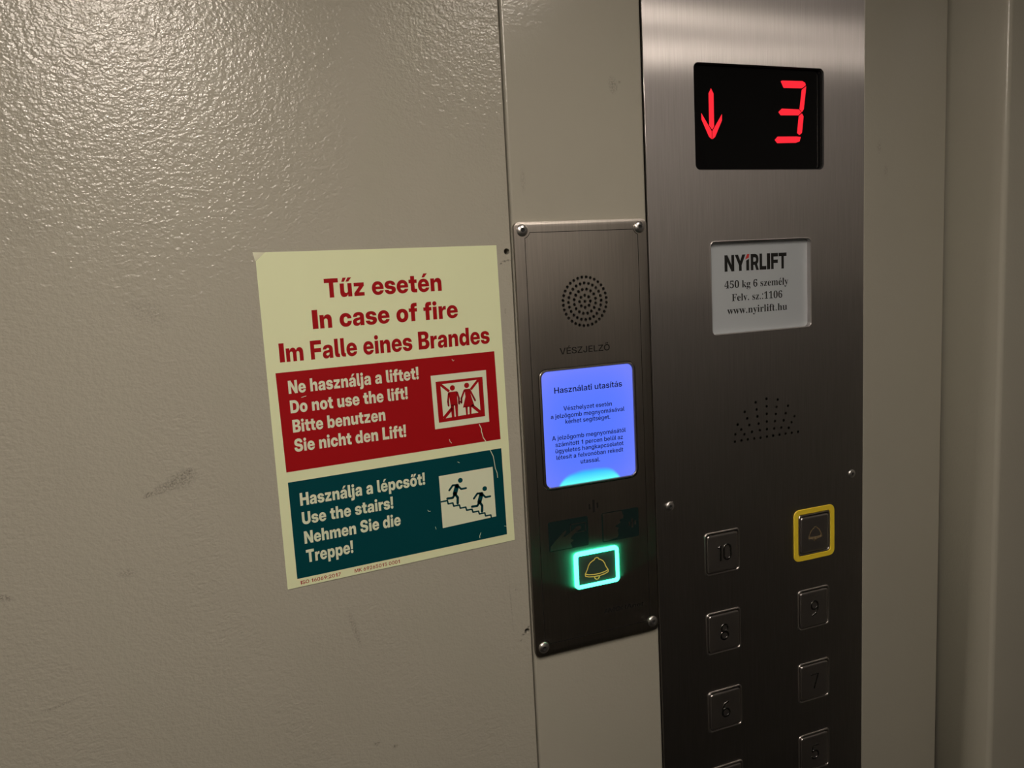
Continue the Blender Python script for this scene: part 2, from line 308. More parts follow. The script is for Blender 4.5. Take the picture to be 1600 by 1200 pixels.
  's': '551|281,-13 233,-11 189,-3 149,9 114,26 84,47 58,72 39,101 26,132 19,167 201,167 205,151 213,138 225,127 240,118 257,113 278,111 306,114 327,122 340,134 344,149 340,162 329,172 310,180 284,187 189,203 142,214 103,232 72,255 49,283 36,317 31,355 34,389 44,419 60,446 82,470 109,489 142,505 180,517 223,524 271,526 319,524 362,516 401,504 435,487 463,467 486,442 503,413 514,381 518,346 349,346 347,361 340,375 328,386 314,395 297,401 278,403 251,400 231,392 219,380 215,365 218,352 228,342 244,334 266,328 373,309 423,298 462,282 493,261 514,236 527,205 531,169 528,135 517,103 500,74 476,49 447,28 412,10 373,-3 329,-10',
  't': '408|388,516 388,375 10,375 10,516|97,656 281,656 281,182 284,162 291,150 305,143 327,141 342,141 360,141 377,141 388,141 388,0 371,0 346,0 326,0 306,0 285,0 226,4 178,16 142,36 117,65 102,103 97,151',
  'u': '611|219,-12 183,-9 151,-1 123,13 99,32 80,55 64,83 53,115 46,151 44,191 44,516 228,516 228,231 231,206 237,185 248,167 264,155 283,147 305,145 328,148 347,155 362,168 374,187 379,202 382,219 383,239 383,516 567,516 567,0 385,0 385,140 411,140 392,98 369,62 341,31 308,7 267,-7',
  'z': '553|48,0 48,119 285,373 285,374 48,374 48,516 500,516 500,389 269,142 269,140 505,140 505,0',
  'á': '577|202,-9 169,-7 138,-2 111,8 86,21 65,37 48,58 36,83 28,111 26,143 28,171 33,195 41,217 53,235 67,251 84,265 103,277 124,287 147,294 172,300 198,304 225,307 253,309 278,312 298,315 322,321 338,329 347,339 350,352 350,355 348,367 342,377 333,386 320,392 305,396 286,397 267,396 250,391 237,384 227,374 220,361 216,346 46,346 52,383 63,415 80,444 102,469 129,490 162,506 201,518 244,525 293,527 331,526 365,522 396,515 424,506 450,494 471,480 490,463 505,444 517,423 526,399 531,374 533,346 533,0 353,0 353,72 351,72 339,54 327,38 313,25 298,14 282,5 264,-1 245,-6 224,-8|260,108 284,110 305,117 324,128 339,143 349,162 352,184 352,227 345,224 336,222 327,219 318,217 307,215 295,212 282,210 268,208 249,203 232,197 218,189 208,179 201,167 199,153 201,140 207,129 216,120 229,113 243,109|214,577 310,735 482,735 338,577',
  'é': '579|294,-12 243,-8 196,4 153,23 116,49 84,80 58,118 39,161 27,207 24,258 27,308 39,355 58,398 84,435 115,467 152,493 194,512 240,524 290,527 328,525 364,519 398,508 429,493 457,475 482,453 504,428 523,400 537,369 548,336 555,300 557,263 557,213 80,213 80,319 472,319 387,299 386,318 382,335 376,350 368,363 357,374 345,383 330,389 314,393 295,394 277,393 260,389 246,383 233,374 222,363 214,350 208,335 204,318 203,299 203,218 204,198 208,180 215,165 223,151 235,139 248,130 264,124 282,120 301,118 323,120 342,124 358,131 372,141 383,153 390,167 554,167 545,134 530,103 508,74 482,50 451,29 416,11 378,-2 338,-9|219,577 314,735 486,735 342,577',
  'ő': '602|301,-12 248,-8 200,3 156,21 117,46 85,78 59,115 39,158 28,205 24,258 28,310 39,358 59,400 85,438 117,469 156,494 200,513 248,524 301,527 354,524 402,513 446,494 485,469 517,438 543,400 563,358 574,310 578,258 574,205 563,158 543,115 517,78 485,46 446,21 402,3 354,-8|301,133 318,135 333,140 347,147 360,158 371,172 380,189 386,209 390,232 392,258 390,284 386,306 380,326 371,343 360,357 347,368 333,376 318,381 301,382 284,381 269,376 255,368 242,357 231,343 222,326 215,306 211,284 210,258 211,232 215,209 222,189 231,172 242,158 255,147 269,140 284,135|239,577 116,577 186,735 339,735|427,577 300,577 404,735 572,735',
  'ű': '611|219,-12 183,-9 151,-1 123,13 99,32 80,55 64,83 53,115 46,151 44,191 44,516 228,516 228,231 231,206 237,185 248,167 264,155 283,147 305,145 328,148 347,155 362,168 374,187 379,202 382,219 383,239 383,516 567,516 567,0 385,0 385,140 411,140 392,98 369,62 341,31 308,7 267,-7|244,577 121,577 191,735 344,735|432,577 305,577 409,735 577,735',
 },
 'medium': {
  ' ': '269',
  '.': '269|136,-8 115,-6 97,1 81,14 69,30 61,48 59,68 61,88 69,107 81,123 97,135 115,142 136,145 156,142 174,135 190,123 203,107 210,88 213,68 210,48 203,30 190,14 174,1 156,-6',
  '0': '646|323,-11 267,-6 217,9 173,34 136,69 105,112 80,163 62,223 52,289 48,363 52,437 62,504 80,564 105,616 136,659 174,693 218,718 267,733 323,738 379,733 428,718 472,693 510,659 541,616 566,564 583,504 594,437 598,363 594,289 583,223 566,163 541,111 510,69 472,34 429,9 379,-6|323,97 354,100 381,111 405,128 426,152 442,182 456,219 465,261 471,310 473,363 471,417 465,466 456,508 442,545 426,575 405,600 381,617 354,627 323,631 292,627 265,617 241,600 220,575 203,545 190,508 180,466 175,417 173,363 175,310 180,261 190,219 203,182 220,152 241,128 265,111 292,100',
  '1': '560|300,0 300,560 250,520 190,485 130,462 130,560 200,590 265,640 310,728 458,728 458,0',
  '2': '646|73,0 73,96 332,335 355,357 376,378 394,397 409,416 422,434 433,453 440,472 445,492 446,514 444,537 439,558 430,577 419,593 404,607 387,618 367,626 345,630 321,632 296,630 273,625 253,615 235,603 220,587 208,568 200,546 194,522 193,495 71,495 74,542 85,584 102,623 126,657 155,685 190,708 230,725 274,735 322,738 369,735 412,726 451,711 485,690 514,664 538,634 555,599 566,561 569,520 567,490 562,462 552,434 539,407 521,379 498,350 471,319 438,286 400,251 251,111 251,108 576,108 576,0',
  '3': '646|319,-11 268,-8 221,2 179,19 142,41 111,68 86,100 67,137 55,176 51,219 179,219 182,195 188,173 198,153 211,136 228,122 247,111 269,102 292,97 318,96 344,97 368,102 389,111 408,123 424,137 438,155 447,175 453,198 455,223 453,247 447,269 437,289 423,306 406,321 384,333 359,342 331,348 299,349 213,349 213,437 393,617 393,620 91,620 91,728 551,728 551,628 316,397 316,423 370,425 419,419 461,406 498,387 529,362 553,331 570,297 581,259 584,218 581,175 569,135 550,99 525,67 494,40 457,18 415,2 369,-8',
  '4': '646|34,151 34,253 341,728 469,728 168,259 168,256 612,256 612,151|391,0 391,182 392,228 392,454 513,454 513,0',
  '5': '646|320,-10 273,-7 229,2 189,18 154,39 124,65 98,96 79,130 67,168 62,210 187,210 190,188 197,168 207,150 220,134 236,121 255,109 275,101 297,96 320,95 346,97 370,103 391,113 410,127 426,144 439,164 448,187 454,211 456,238 454,266 448,291 439,314 426,334 410,351 391,365 370,375 346,382 321,384 293,382 267,376 243,366 222,353 205,337 192,318 73,326 103,728 540,728 540,620 215,620 198,426 200,426 219,444 240,458 264,470 290,478 318,484 348,485 380,483 411,477 440,467 467,454 492,437 514,416 533,393 550,367 563,339 573,308 579,276 581,241 577,194 566,151 548,111 523,76 493,46 456,22 415,4 370,-7',
  '6': '646|325,-10 277,-7 233,3 192,20 156,44 125,73 100,107 82,146 70,189 67,237 69,274 78,313 91,351 111,392 137,437 169,486 336,728 473,728 235,389 211,389 219,401 228,413 239,425 252,436 267,446 285,454 304,461 326,464 350,466 393,462 433,453 469,437 501,415 528,389 550,357 566,320 576,279 579,235 575,189 564,146 546,107 522,73 492,44 456,21 416,3 372,-7|323,94 348,96 371,102 391,112 410,126 426,143 439,162 448,184 454,208 456,234 454,260 448,283 439,305 426,325 410,341 391,355 371,365 348,371 323,373 298,371 276,365 255,355 236,341 220,325 207,305 198,284 192,260 190,234 192,209 198,185 207,162 220,143 236,126 255,112 276,102 298,96',
  '7': '646|126,0 437,616 437,618 76,618 76,728 570,728 570,616 259,0',
  '8': '646|323,-11 272,-8 226,1 183,16 146,35 114,60 89,88 70,121 59,156 55,195 57,226 64,254 76,281 91,306 110,327 133,346 159,361 186,371 216,378 216,380 178,391 145,410 118,436 97,467 85,503 80,543 84,579 94,613 112,644 135,671 164,694 197,713 236,727 277,736 323,738 368,736 410,727 448,713 482,694 510,671 533,644 551,613 561,579 565,543 560,503 548,467 527,436 499,410 467,391 429,380 429,378 459,371 487,361 512,346 535,327 554,306 570,281 581,254 588,225 591,195 587,156 576,121 556,88 531,60 499,35 462,16 420,1 373,-8|323,89 349,90 373,95 394,103 413,114 429,127 442,143 451,162 457,182 459,203 457,226 451,247 441,266 428,283 412,297 393,309 371,317 348,322 323,324 297,322 274,317 252,309 233,297 217,283 203,266 194,247 188,226 186,203 188,182 193,162 203,143 216,127 232,114 251,103 272,95 296,90|323,423 345,425 365,429 383,437 399,447 413,460 424,475 433,492 437,510 439,531 438,551 433,570 425,587 413,601 400,614 384,624 365,631 345,636 323,637 300,636 280,631 261,624 245,614 231,601 220,587 212,570 207,551 206,531 207,510 212,492 220,475 232,460 245,447 262,437 280,429 300,425',
  '9': '646|321,738 369,735 413,724 453,707 489,684 520,655 545,621 564,581 575,538 579,491 576,453 568,415 554,376 534,335 509,291 476,242 310,0 173,0 410,338 435,338 427,326 418,314 406,303 393,292 378,282 361,273 342,267 320,263 296,262 252,265 213,275 176,291 144,312 118,339 96,371 80,408 70,448 67,493 70,539 81,582 99,620 124,655 154,683 189,707 230,724 273,735|323,634 298,632 275,625 254,615 236,602 220,585 207,565 197,543 191,519 189,494 191,468 197,444 207,423 220,403 236,387 254,373 275,363 298,357 323,355 347,357 370,363 391,373 410,386 425,403 438,422 448,444 454,468 456,493 454,519 448,543 438,565 425,585 410,601 391,615 370,625 347,632',
  ':': '269|136,-8 115,-6 97,1 81,14 69,30 61,48 59,68 61,88 69,107 81,123 97,135 115,142 136,145 156,142 174,135 190,123 203,107 210,88 213,68 210,48 203,30 190,14 174,1 156,-6|136,355 115,357 97,365 81,377 69,393 61,411 59,431 61,452 69,470 81,486 97,498 115,506 136,508 156,506 174,498 190,486 203,470 210,452 213,431 210,411 203,393 190,377 174,365 156,357',
  'A': '709|14,0 271,728 435,728 694,0 552,0 424,380 411,421 397,465 384,511 369,560 354,615 337,675 369,675 352,615 337,560 323,510 309,464 296,421 283,380 155,0|166,177 166,282 543,282 543,177',
  'E': '601|66,0 66,728 557,728 557,617 196,617 196,423 530,423 530,314 196,314 196,111 558,111 558,0',
  'H': '728|66,0 66,728 196,728 196,427 533,427 533,728 662,728 662,0 533,0 533,316 196,316 196,0',
  'I': '276|35,0 35,728 240,728 240,0',
  'J': '565|267,-10 201,-4 144,16 97,48 62,93 41,149 34,215 34,259 161,259 161,214 164,180 174,151 190,128 211,112 236,102 266,99 296,102 321,112 342,128 358,151 368,180 371,215 371,728 500,728 500,215 493,148 472,92 437,48 390,16 333,-4',
  'K': '684|159,174 159,320 175,342 191,363 207,384 224,405 240,425 257,446 274,466 292,487 310,509 503,728 663,728 355,380 345,382|66,0 66,728 196,728 196,510 195,335 196,273 196,0|516,0 283,343 363,442 668,0',
  'L': '557|66,0 66,728 196,728 196,111 526,111 526,0',
  'M': '900|66,0 66,728 257,728 397,348 402,333 407,316 413,296 420,275 426,253 433,230 439,207 445,184 451,162 457,142 461,123 466,107 436,107 440,123 445,141 451,162 456,184 463,206 469,229 476,252 482,274 488,296 494,316 500,333 505,348 643,728 834,728 834,0 705,0 705,369 705,395 706,425 706,447 707,470 707,494 708,518 709,543 709,568 710,592 710,615 711,638 724,638 716,613 709,588 701,562 693,536 686,511 678,487 671,463 664,441 657,420 651,401 646,384 641,369 504,0 396,0 258,369 253,384 247,401 241,420 234,440 227,463 220,486 212,510 204,535 196,561 188,587 180,613 172,638 188,638 189,616 189,593 190,569 190,544 191,520 192,495 192,471 193,448 193,426 194,396 194,369 194,0',
  'O': '757|379,-11 317,-6 259,9 206,35 159,69 119,113 86,164 61,224 47,290 42,363 47,437 61,504 86,563 119,615 159,658 206,693 259,718 317,733 379,738 441,733 498,718 551,693 598,658 638,615 671,563 696,504 710,437 715,363 710,290 696,224 671,164 638,112 598,69 551,35 498,9 441,-6|379,105 417,109 452,119 485,135 513,158 538,187 558,223 573,264 582,311 585,363 582,416 573,463 558,505 538,540 513,569 485,592 452,609 417,619 379,622 341,619 305,609 273,592 244,569 219,540 199,504 184,463 175,416 172,363 175,311 184,264 199,223 219,188 244,158 273,135 305,119 341,109',
  'S': '644|326,-12 270,-8 220,1 175,17 136,38 103,66 77,98 57,136 45,179 40,227 168,227 171,201 178,177 190,157 205,139 223,125 245,113 269,105 296,100 326,99 354,100 380,104 404,112 424,121 442,134 456,148 466,165 473,183 475,203 473,221 468,236 460,249 448,261 434,272 415,282 394,290 369,298 341,306 261,325 199,344 148,368 109,398 80,433 63,475 57,523 61,564 72,602 91,636 117,666 148,691 185,711 228,726 274,735 324,738 375,735 421,726 463,711 499,690 530,664 555,633 573,598 585,559 589,516 465,516 458,549 444,576 423,599 395,615 361,625 323,628 297,627 273,623 252,616 233,606 217,595 204,581 195,565 189,548 188,530 189,513 195,497 203,484 215,472 230,462 248,453 268,445 291,437 316,431 388,413 419,405 449,396 477,385 502,372 525,358 545,342 563,325 577,306 589,284 597,261 602,235 604,207 600,165 589,127 571,92 545,62 513,36 475,16 431,1 381,-9',
  'V': '706|274,0 14,728 156,728 286,347 298,308 311,265 325,218 340,168 356,113 373,54 340,54 357,113 372,168 387,219 400,265 413,308 425,347 551,728 691,728 437,0',
  'Z': '639|41,0 41,93 366,525 384,548 402,571 421,594 441,617 460,640 480,662 493,619 463,618 432,617 402,617 371,617 340,617 310,617 47,617 47,728 596,728 596,634 276,209 258,185 239,161 219,137 199,113 178,89 158,65 144,108 175,109 206,110 237,111 267,111 298,111 329,111 598,111 598,0',
  'a': '556|216,-10 182,-8 152,-2 123,8 98,22 76,40 59,62 46,87 38,116 35,150 37,178 43,203 52,224 65,242 80,258 98,271 118,281 140,290 164,297 189,303 214,307 240,311 270,314 296,317 317,320 342,325 358,332 368,343 371,359 371,362 369,385 360,404 347,420 328,431 313,437 296,440 277,441 257,440 239,437 223,432 209,424 197,416 186,406 175,388 168,369 50,380 59,411 72,440 90,465 112,487 138,505 168,519 202,530 238,536 278,538 307,537 336,533 363,527 388,519 411,508 432,494 450,478 466,459 479,438 488,414 494,387 496,358 496,0 374,0 374,74 371,74 362,59 351,45 339,32 324,20 307,10 288,2 267,-5 242,-8|247,83 272,85 295,90 315,98 332,109 346,122 357,138 366,155 370,174 372,193 372,253 364,249 353,245 340,241 324,238 307,235 289,232 272,229 255,227 238,224 221,220 206,214 185,204 170,190 160,173 157,151 159,131 168,114 182,101 200,91 222,85',
  'b': '603|343,-10 318,-9 295,-5 273,2 254,12 237,23 222,36 208,50 197,66 187,82 183,82 183,0 60,0 60,728 185,728 185,448 188,448 198,464 209,479 223,493 238,506 255,517 274,526 295,532 318,537 344,538 385,534 424,523 459,505 490,480 517,448 538,410 554,367 564,318 567,264 564,211 555,162 539,118 517,80 491,49 460,23 424,5 386,-7|312,93 337,96 360,103 381,114 398,130 413,150 425,174 433,201 438,231 440,265 438,298 433,328 425,355 413,378 398,398 381,414 360,425 337,432 312,435 286,432 262,425 241,414 223,398 208,378 196,354 187,327 182,297 180,265 182,232 187,202 196,175 208,151 223,131 241,115 262,103 286,96',
  'c': '562|292,-11 243,-8 198,4 157,23 122,49 92,82 68,120 50,163 40,211 36,263 40,315 50,363 68,407 92,445 122,478 157,504 198,523 243,535 292,539 323,537 352,533 380,525 405,515 429,503 451,488 470,470 487,451 501,429 513,406 521,380 527,354 407,342 402,362 393,381 383,396 370,410 354,421 336,429 316,434 294,436 267,433 243,426 222,414 204,397 190,377 178,353 170,326 165,296 163,263 165,231 170,201 178,174 190,150 204,130 222,113 243,101 267,94 294,91 316,93 336,98 354,106 369,117 382,131 393,148 401,166 407,187 528,176 522,149 514,123 502,100 488,78 471,58 452,41 430,25 406,12 380,2 353,-5 323,-10',
  'd': '603|260,-10 218,-7 179,5 144,23 113,49 86,80 65,118 49,162 39,211 36,264 39,318 49,367 65,410 87,448 113,480 145,505 180,523 218,534 260,538 286,537 309,532 330,526 349,517 366,506 381,493 394,479 406,464 415,448 418,448 418,728 543,728 543,0 421,0 421,82 417,82 407,66 395,50 382,36 367,23 349,12 330,2 309,-5 286,-9|292,93 318,96 341,103 362,115 380,131 395,151 407,175 416,202 421,232 423,265 421,297 416,327 407,354 395,378 380,398 362,414 341,425 318,432 292,435 266,432 243,425 223,414 205,398 190,378 179,355 170,328 165,298 163,265 165,231 170,201 179,174 191,150 205,130 223,114 244,103 267,96',
  'e': '570|294,-11 243,-8 198,4 157,23 121,49 91,81 68,120 50,163 40,211 36,263 40,315 50,362 68,406 92,445 121,477 156,503 196,523 240,535 287,539 322,537 355,531 386,521 415,507 441,489 465,468 486,443 503,414 517,383 527,347 534,309 536,267 536,231 90,231 90,316 473,316 416,292 415,321 410,347 401,370 390,391 375,408 358,422 337,432 314,438 289,440 263,438 240,432 220,422 202,408 187,391 175,371 166,348 161,323 159,296 159,240 161,210 167,182 176,158 189,137 204,119 223,105 245,95 269,89 296,87 315,88 333,91 349,95 364,102 377,110 389,120 399,132 407,145 413,159 528,149 519,118 504,90 485,65 461,43 434,24 403,9 370,-2 333,-9',
  'f': '367|341,529 341,430 9,430 9,529|105,0 105,594 107,625 114,652 125,676 140,696 159,713 182,726 208,735 236,741 267,743 294,742 318,740 338,738 351,736 339,637 331,638 318,639 305,640 291,641 271,639 256,634 244,625 236,613 231,598 230,578 230,0',
  'g': '604|295,-213 252,-211 213,-205 179,-195 148,-181 122,-164 100,-143 82,-120 69,-94 60,-66 175,-49 184,-67 197,-84 208,-93 222,-102 237,-108 254,-113 273,-116 295,-117 331,-114 361,-104 387,-88 405,-65 416,-35 420,1 420,90 415,90 405,74 394,59 381,45 366,32 349,22 330,13 309,7 286,3 260,2 218,5 180,16 144,34 113,58 87,88 65,125 49,167 39,214 36,267 40,320 49,368 65,411 87,448 114,480 145,505 180,523 219,534 260,538 286,537 309,532 331,526 350,516 367,505 382,492 396,478 408,463 418,446 421,446 421,529 544,529 544,7 540,-41 529,-83 511,-119 487,-148 458,-172 423,-190 384,-203 341,-211|292,103 318,105 342,112 362,123 381,138 396,157 408,180 416,206 422,236 423,268 422,300 416,330 408,356 396,379 381,399 363,415 342,426 318,433 292,435 267,433 244,426 223,415 205,399 191,380 179,357 170,330 165,301 163,268 165,235 170,206 179,179 191,156 205,138 223,122 244,111 267,105',
  'h': '590|185,304 185,0 60,0 60,728 184,728 184,396 164,396 182,439 205,474 233,502 265,522 303,534 345,538 380,535 412,527 442,514 467,496 489,473 507,445 520,412 527,375 530,333 530,0 405,0 405,314 402,348 393,377 377,400 356,416 330,427 300,430 278,428 259,424 241,416 225,405 211,391 200,374 192,354 187,331',
  'i': '245|60,0 60,529 185,529 185,0|123,606 103,608 86,615 70,626 58,641 51,657 49,676 51,694 58,711 70,725 86,737 103,743 123,746 142,743 160,737 175,726 187,711 194,694 197,676 194,657 187,641 175,626 160,615 142,608',
  'j': '246|60,529 185,529 185,-43 183,-76 177,-106 165,-131 150,-153 130,-171 107,-186 79,-196 47,-202 12,-204 -27,-204 -27,-102 -2,-102 18,-100 34,-95 46,-86 54,-73 59,-56 60,-35|123,606 103,608 86,615 70,626 59,641 51,657 49,676 51,694 59,711 70,725 86,737 103,743 123,746 142,743 160,737 175,726 187,711 194,694 197,676 194,657 187,641 175,626 160,615 142,608',
  'k': '551|174,166 174,315 190,315 389,529 538,529 297,268 272,268|60,0 60,728 185,728 185,0|401,0 222,240 306,328 550,0',
  'l': '276|213,-2 164,2 126,13 97,31 76,57 64,91 60,133 60,728 185,728 185,149 188,125 195,110 208,101 230,98 237,98 244,99 250,99 255,100 265,3 254,1 241,0 227,-1',
  'm': '883|60,0 60,529 179,529 182,408 172,408 182,436 195,461 210,482 228,499 247,513 268,525 290,532 313,537 336,539 374,535 407,523 436,503 459,477 477,444 488,405 472,405 481,432 493,456 509,477 527,496 548,511 571,523 596,532 622,537 650,539 681,536 711,529 738,517 762,501 783,480 800,455 812,425 820,391 823,353 823,0 698,0 698,334 694,365 685,390 670,409 650,422 627,430 603,433 583,431 565,427 549,419 535,409 524,397 514,383 508,366 504,348 502,328 502,0 381,0 381,340 378,366 369,389 354,407 335,421 313,430 288,433 270,431 253,427 236,420 222,410 209,397 199,382 191,363 187,343 185,320 185,0',
  'n': '590|185,304 185,0 60,0 60,529 181,529 182,396 164,396 182,439 205,474 233,502 265,522 303,534 345,538 380,535 412,527 441,514 467,496 489,473 506,445 519,412 527,375 530,333 530,0 405,0 405,314 402,348 393,377 377,400 356,416 330,427 300,430 278,428 259,424 241,416 225,405 211,391 200,374 192,354 187,331',
  'o': '587|294,-11 244,-8 199,4 158,23 122,49 92,81 68,119 51,163 40,211 36,263 40,316 51,364 68,407 92,446 122,478 158,504 199,523 244,535 294,539 343,535 388,523 429,504 465,478 495,446 519,407 537,364 547,316 551,263 547,211 537,163 519,119 495,81 465,49 429,23 388,4 343,-8|294,92 320,94 344,101 365,113 382,130 397,150 409,174 417,201 423,231 424,263 423,296 417,326 409,353 397,377 382,397 365,414 344,426 320,433 294,436 267,433 244,426 223,414 205,397 190,377 178,353 170,326 165,296 163,263 165,231 170,201 178,174 190,150 205,130 223,113 244,101 267,94',
  'p': '603|60,-204 60,529 183,529 183,449 187,449 197,464 209,479 222,493 237,506 254,517 273,526 295,532 318,537 344,538 385,534 424,523 459,505 490,480 517,448 538,410 554,367 564,318 567,264 564,211 555,162 539,118 517,80 491,49 460,23 424,5 386,-7 343,-10 318,-9 295,-5 274,2 255,12 238,23 223,36 210,50 198,65 188,81 185,81 185,-204|312,93 337,96 360,103 381,114 398,130 413,150 425,174 433,201 438,231 440,265 438,298 433,328 425,355 413,378 398,398 381,414 360,425 337,432 312,435 286,432 262,425 241,414 223,398 208,378 196,354 187,327 182,297 180,265 182,232 187,202 196,175 208,151 223,131 241,115 262,103 286,96',
  'r': '374|60,0 60,529 181,529 181,441 184,441 196,469 212,492 232,511 256,524 283,532 314,535 325,535 337,534 348,533 357,532 357,420 347,422 332,423 315,424 298,425 277,423 258,419 240,411 224,400 211,386 200,370 192,351 187,329 185,305 185,0',
  's': '525|264,-12 224,-10 187,-3 152,7 122,22 95,40 73,63 55,89 43,119 36,152 156,162 163,138 175,119 191,103 211,92 236,85 264,83 293,85 317,91 336,101 351,114 360,129 363,147 358,168 344,185 330,194 312,201 291,207 201,226 155,239 117,257 87,280 66,307 53,340 49,377 52,408 61,436 76,462 96,484 121,503 150,518 184,529 221,536 262,538 302,536 338,530 371,519 400,504 424,486 444,464 460,439 471,411 477,380 363,371 357,391 348,408 333,424 314,436 291,443 265,445 239,443 218,437 199,427 185,414 177,399 174,382 178,361 192,344 206,335 224,327 246,321 339,301 386,288 424,271 453,250 474,224 486,193 490,157 487,125 477,95 461,68 440,45 413,25 381,9 346,-2 307,-9',
  't': '351|324,529 324,430 9,430 9,529|93,665 218,665 218,150 221,126 230,110 247,101 272,98 283,98 297,99 311,100 321,101 330,2 313,0 293,-2 272,-3 251,-3 203,1 164,12 133,32 111,59 98,94 93,136',
  'u': '590|245,-9 210,-6 178,2 149,15 123,33 101,56 84,84 71,117 63,154 60,196 60,529 185,529 185,215 188,181 198,152 213,129 234,113 260,103 291,99 312,101 331,105 349,113 365,124 379,138 390,155 398,175 403,199 405,225 405,529 530,529 530,0 409,0 408,133 426,133 408,90 385,55 357,27 325,7 287,-5',
  'v': '561|211,0 13,529 146,529 243,248 253,217 263,185 271,154 280,122 289,90 297,59 267,59 276,90 284,122 293,154 301,185 311,217 321,248 416,529 548,529 349,0',
  'y': '561|63,-200 76,-100 117,-102 137,-103 155,-101 170,-93 183,-82 193,-65 201,-42 215,1 13,529 146,529 243,248 253,216 263,185 271,154 280,122 288,91 297,59 263,59 272,91 281,122 289,154 299,185 308,217 319,248 417,529 548,529 316,-78 304,-105 291,-128 277,-149 260,-166 241,-180 221,-191 198,-199 173,-204 146,-206 123,-205 101,-204 81,-202',
  'z': '534|52,0 52,84 324,423 324,426 56,426 56,529 476,529 476,440 212,106 212,103 481,103 481,0',
  'É': '601|66,0 66,728 557,728 557,617 196,617 196,423 530,423 530,314 196,314 196,111 558,111 558,0|263,794 337,944 461,944 354,794',
  'á': '556|216,-10 182,-8 152,-2 123,8 98,22 76,40 59,62 46,87 38,116 35,150 37,178 43,203 52,224 65,242 80,258 98,271 118,281 140,290 164,297 189,303 214,307 240,311 270,314 296,317 317,320 342,325 358,332 368,343 371,359 371,362 369,385 360,404 347,420 328,431 313,437 296,440 277,441 257,440 239,437 223,432 209,424 197,416 186,406 175,388 168,369 50,380 59,411 72,440 90,465 112,487 138,505 168,519 202,530 238,536 278,538 307,537 336,533 363,527 388,519 411,508 432,494 450,478 466,459 479,438 488,414 494,387 496,358 496,0 374,0 374,74 371,74 362,59 351,45 339,32 324,20 307,10 288,2 267,-5 242,-8|247,83 272,85 295,90 315,98 332,109 346,122 357,138 366,155 370,174 372,193 372,253 364,249 353,245 340,241 324,238 307,235 289,232 272,229 255,227 238,224 221,220 206,214 185,204 170,190 160,173 157,151 159,131 168,114 182,101 200,91 222,85|225,596 299,746 424,746 316,596',
  'é': '570|294,-11 243,-8 198,4 157,23 121,49 91,81 68,120 50,163 40,211 36,263 40,315 50,362 68,406 92,445 121,477 156,503 196,523 240,535 287,539 322,537 355,531 386,521 415,507 441,489 465,468 486,443 503,414 517,383 527,347 534,309 536,267 536,231 90,231 90,316 473,316 416,292 415,321 410,347 401,370 390,391 375,408 358,422 337,432 314,438 289,440 263,438 240,432 220,422 202,408 187,391 175,371 166,348 161,323 159,296 159,240 161,210 167,182 176,158 189,137 204,119 223,105 245,95 269,89 296,87 315,88 333,91 349,95 364,102 377,110 389,120 399,132 407,145 413,159 528,149 519,118 504,90 485,65 461,43 434,24 403,9 370,-2 333,-9|237,596 311,746 435,746 328,596',
  'í': '245|60,0 60,529 185,529 185,0|73,596 147,746 272,746 165,596',
  'ó': '587|294,-11 244,-8 199,4 158,23 122,49 92,81 68,119 51,163 40,211 36,263 40,316 51,364 68,407 92,446 122,478 158,504 199,523 244,535 294,539 343,535 388,523 429,504 465,478 495,446 519,407 537,364 547,316 551,263 547,211 537,163 519,119 495,81 465,49 429,23 388,4 343,-8|294,92 320,94 344,101 365,113 382,130 397,150 409,174 417,201 423,231 424,263 423,296 417,326 409,353 397,377 382,397 365,414 344,426 320,433 294,436 267,433 244,426 223,414 205,397 190,377 178,353 170,326 165,296 163,263 165,231 170,201 178,174 190,150 205,130 223,113 244,101 267,94|244,596 318,746 443,746 335,596',
  'ü': '590|245,-9 210,-6 178,2 149,15 123,33 101,56 84,84 71,117 63,154 60,196 60,529 185,529 185,215 188,181 198,152 213,129 234,113 260,103 291,99 312,101 331,105 349,113 365,124 379,138 390,155 398,175 403,199 405,225 405,529 530,529 530,0 409,0 408,133 426,133 408,90 385,55 357,27 325,7 287,-5|402,608 383,610 366,617 352,628 341,642 334,658 332,676 334,694 341,710 352,725 366,736 383,742 402,744 420,742 437,736 451,725 463,710 469,694 471,676 469,658 463,642 451,628 437,617 420,610|189,608 170,610 153,617 139,628 128,642 121,658 119,676 121,694 128,710 139,725 154,736 170,742 189,744 207,742 224,736 238,725 250,710 256,694 259,676 256,658 250,642 238,628 224,617 207,610',
  'Ő': '757|379,-11 317,-6 259,9 206,35 159,69 119,113 86,164 61,224 47,290 42,363 47,437 61,504 86,563 119,615 159,658 206,693 259,718 317,733 379,738 441,733 498,718 551,693 598,658 638,615 671,563 696,504 710,437 715,363 710,290 696,224 671,164 638,112 598,69 551,35 498,9 441,-6|379,105 417,109 452,119 485,135 513,158 538,187 558,223 573,264 582,311 585,363 582,416 573,463 558,505 538,540 513,569 485,592 452,609 417,619 379,622 341,619 305,609 273,592 244,569 219,540 199,504 184,463 175,416 172,363 175,311 184,264 199,223 219,188 244,158 273,135 305,119 341,109|310,794 218,794 277,944 396,944|473,794 379,794 466,944 591,944',
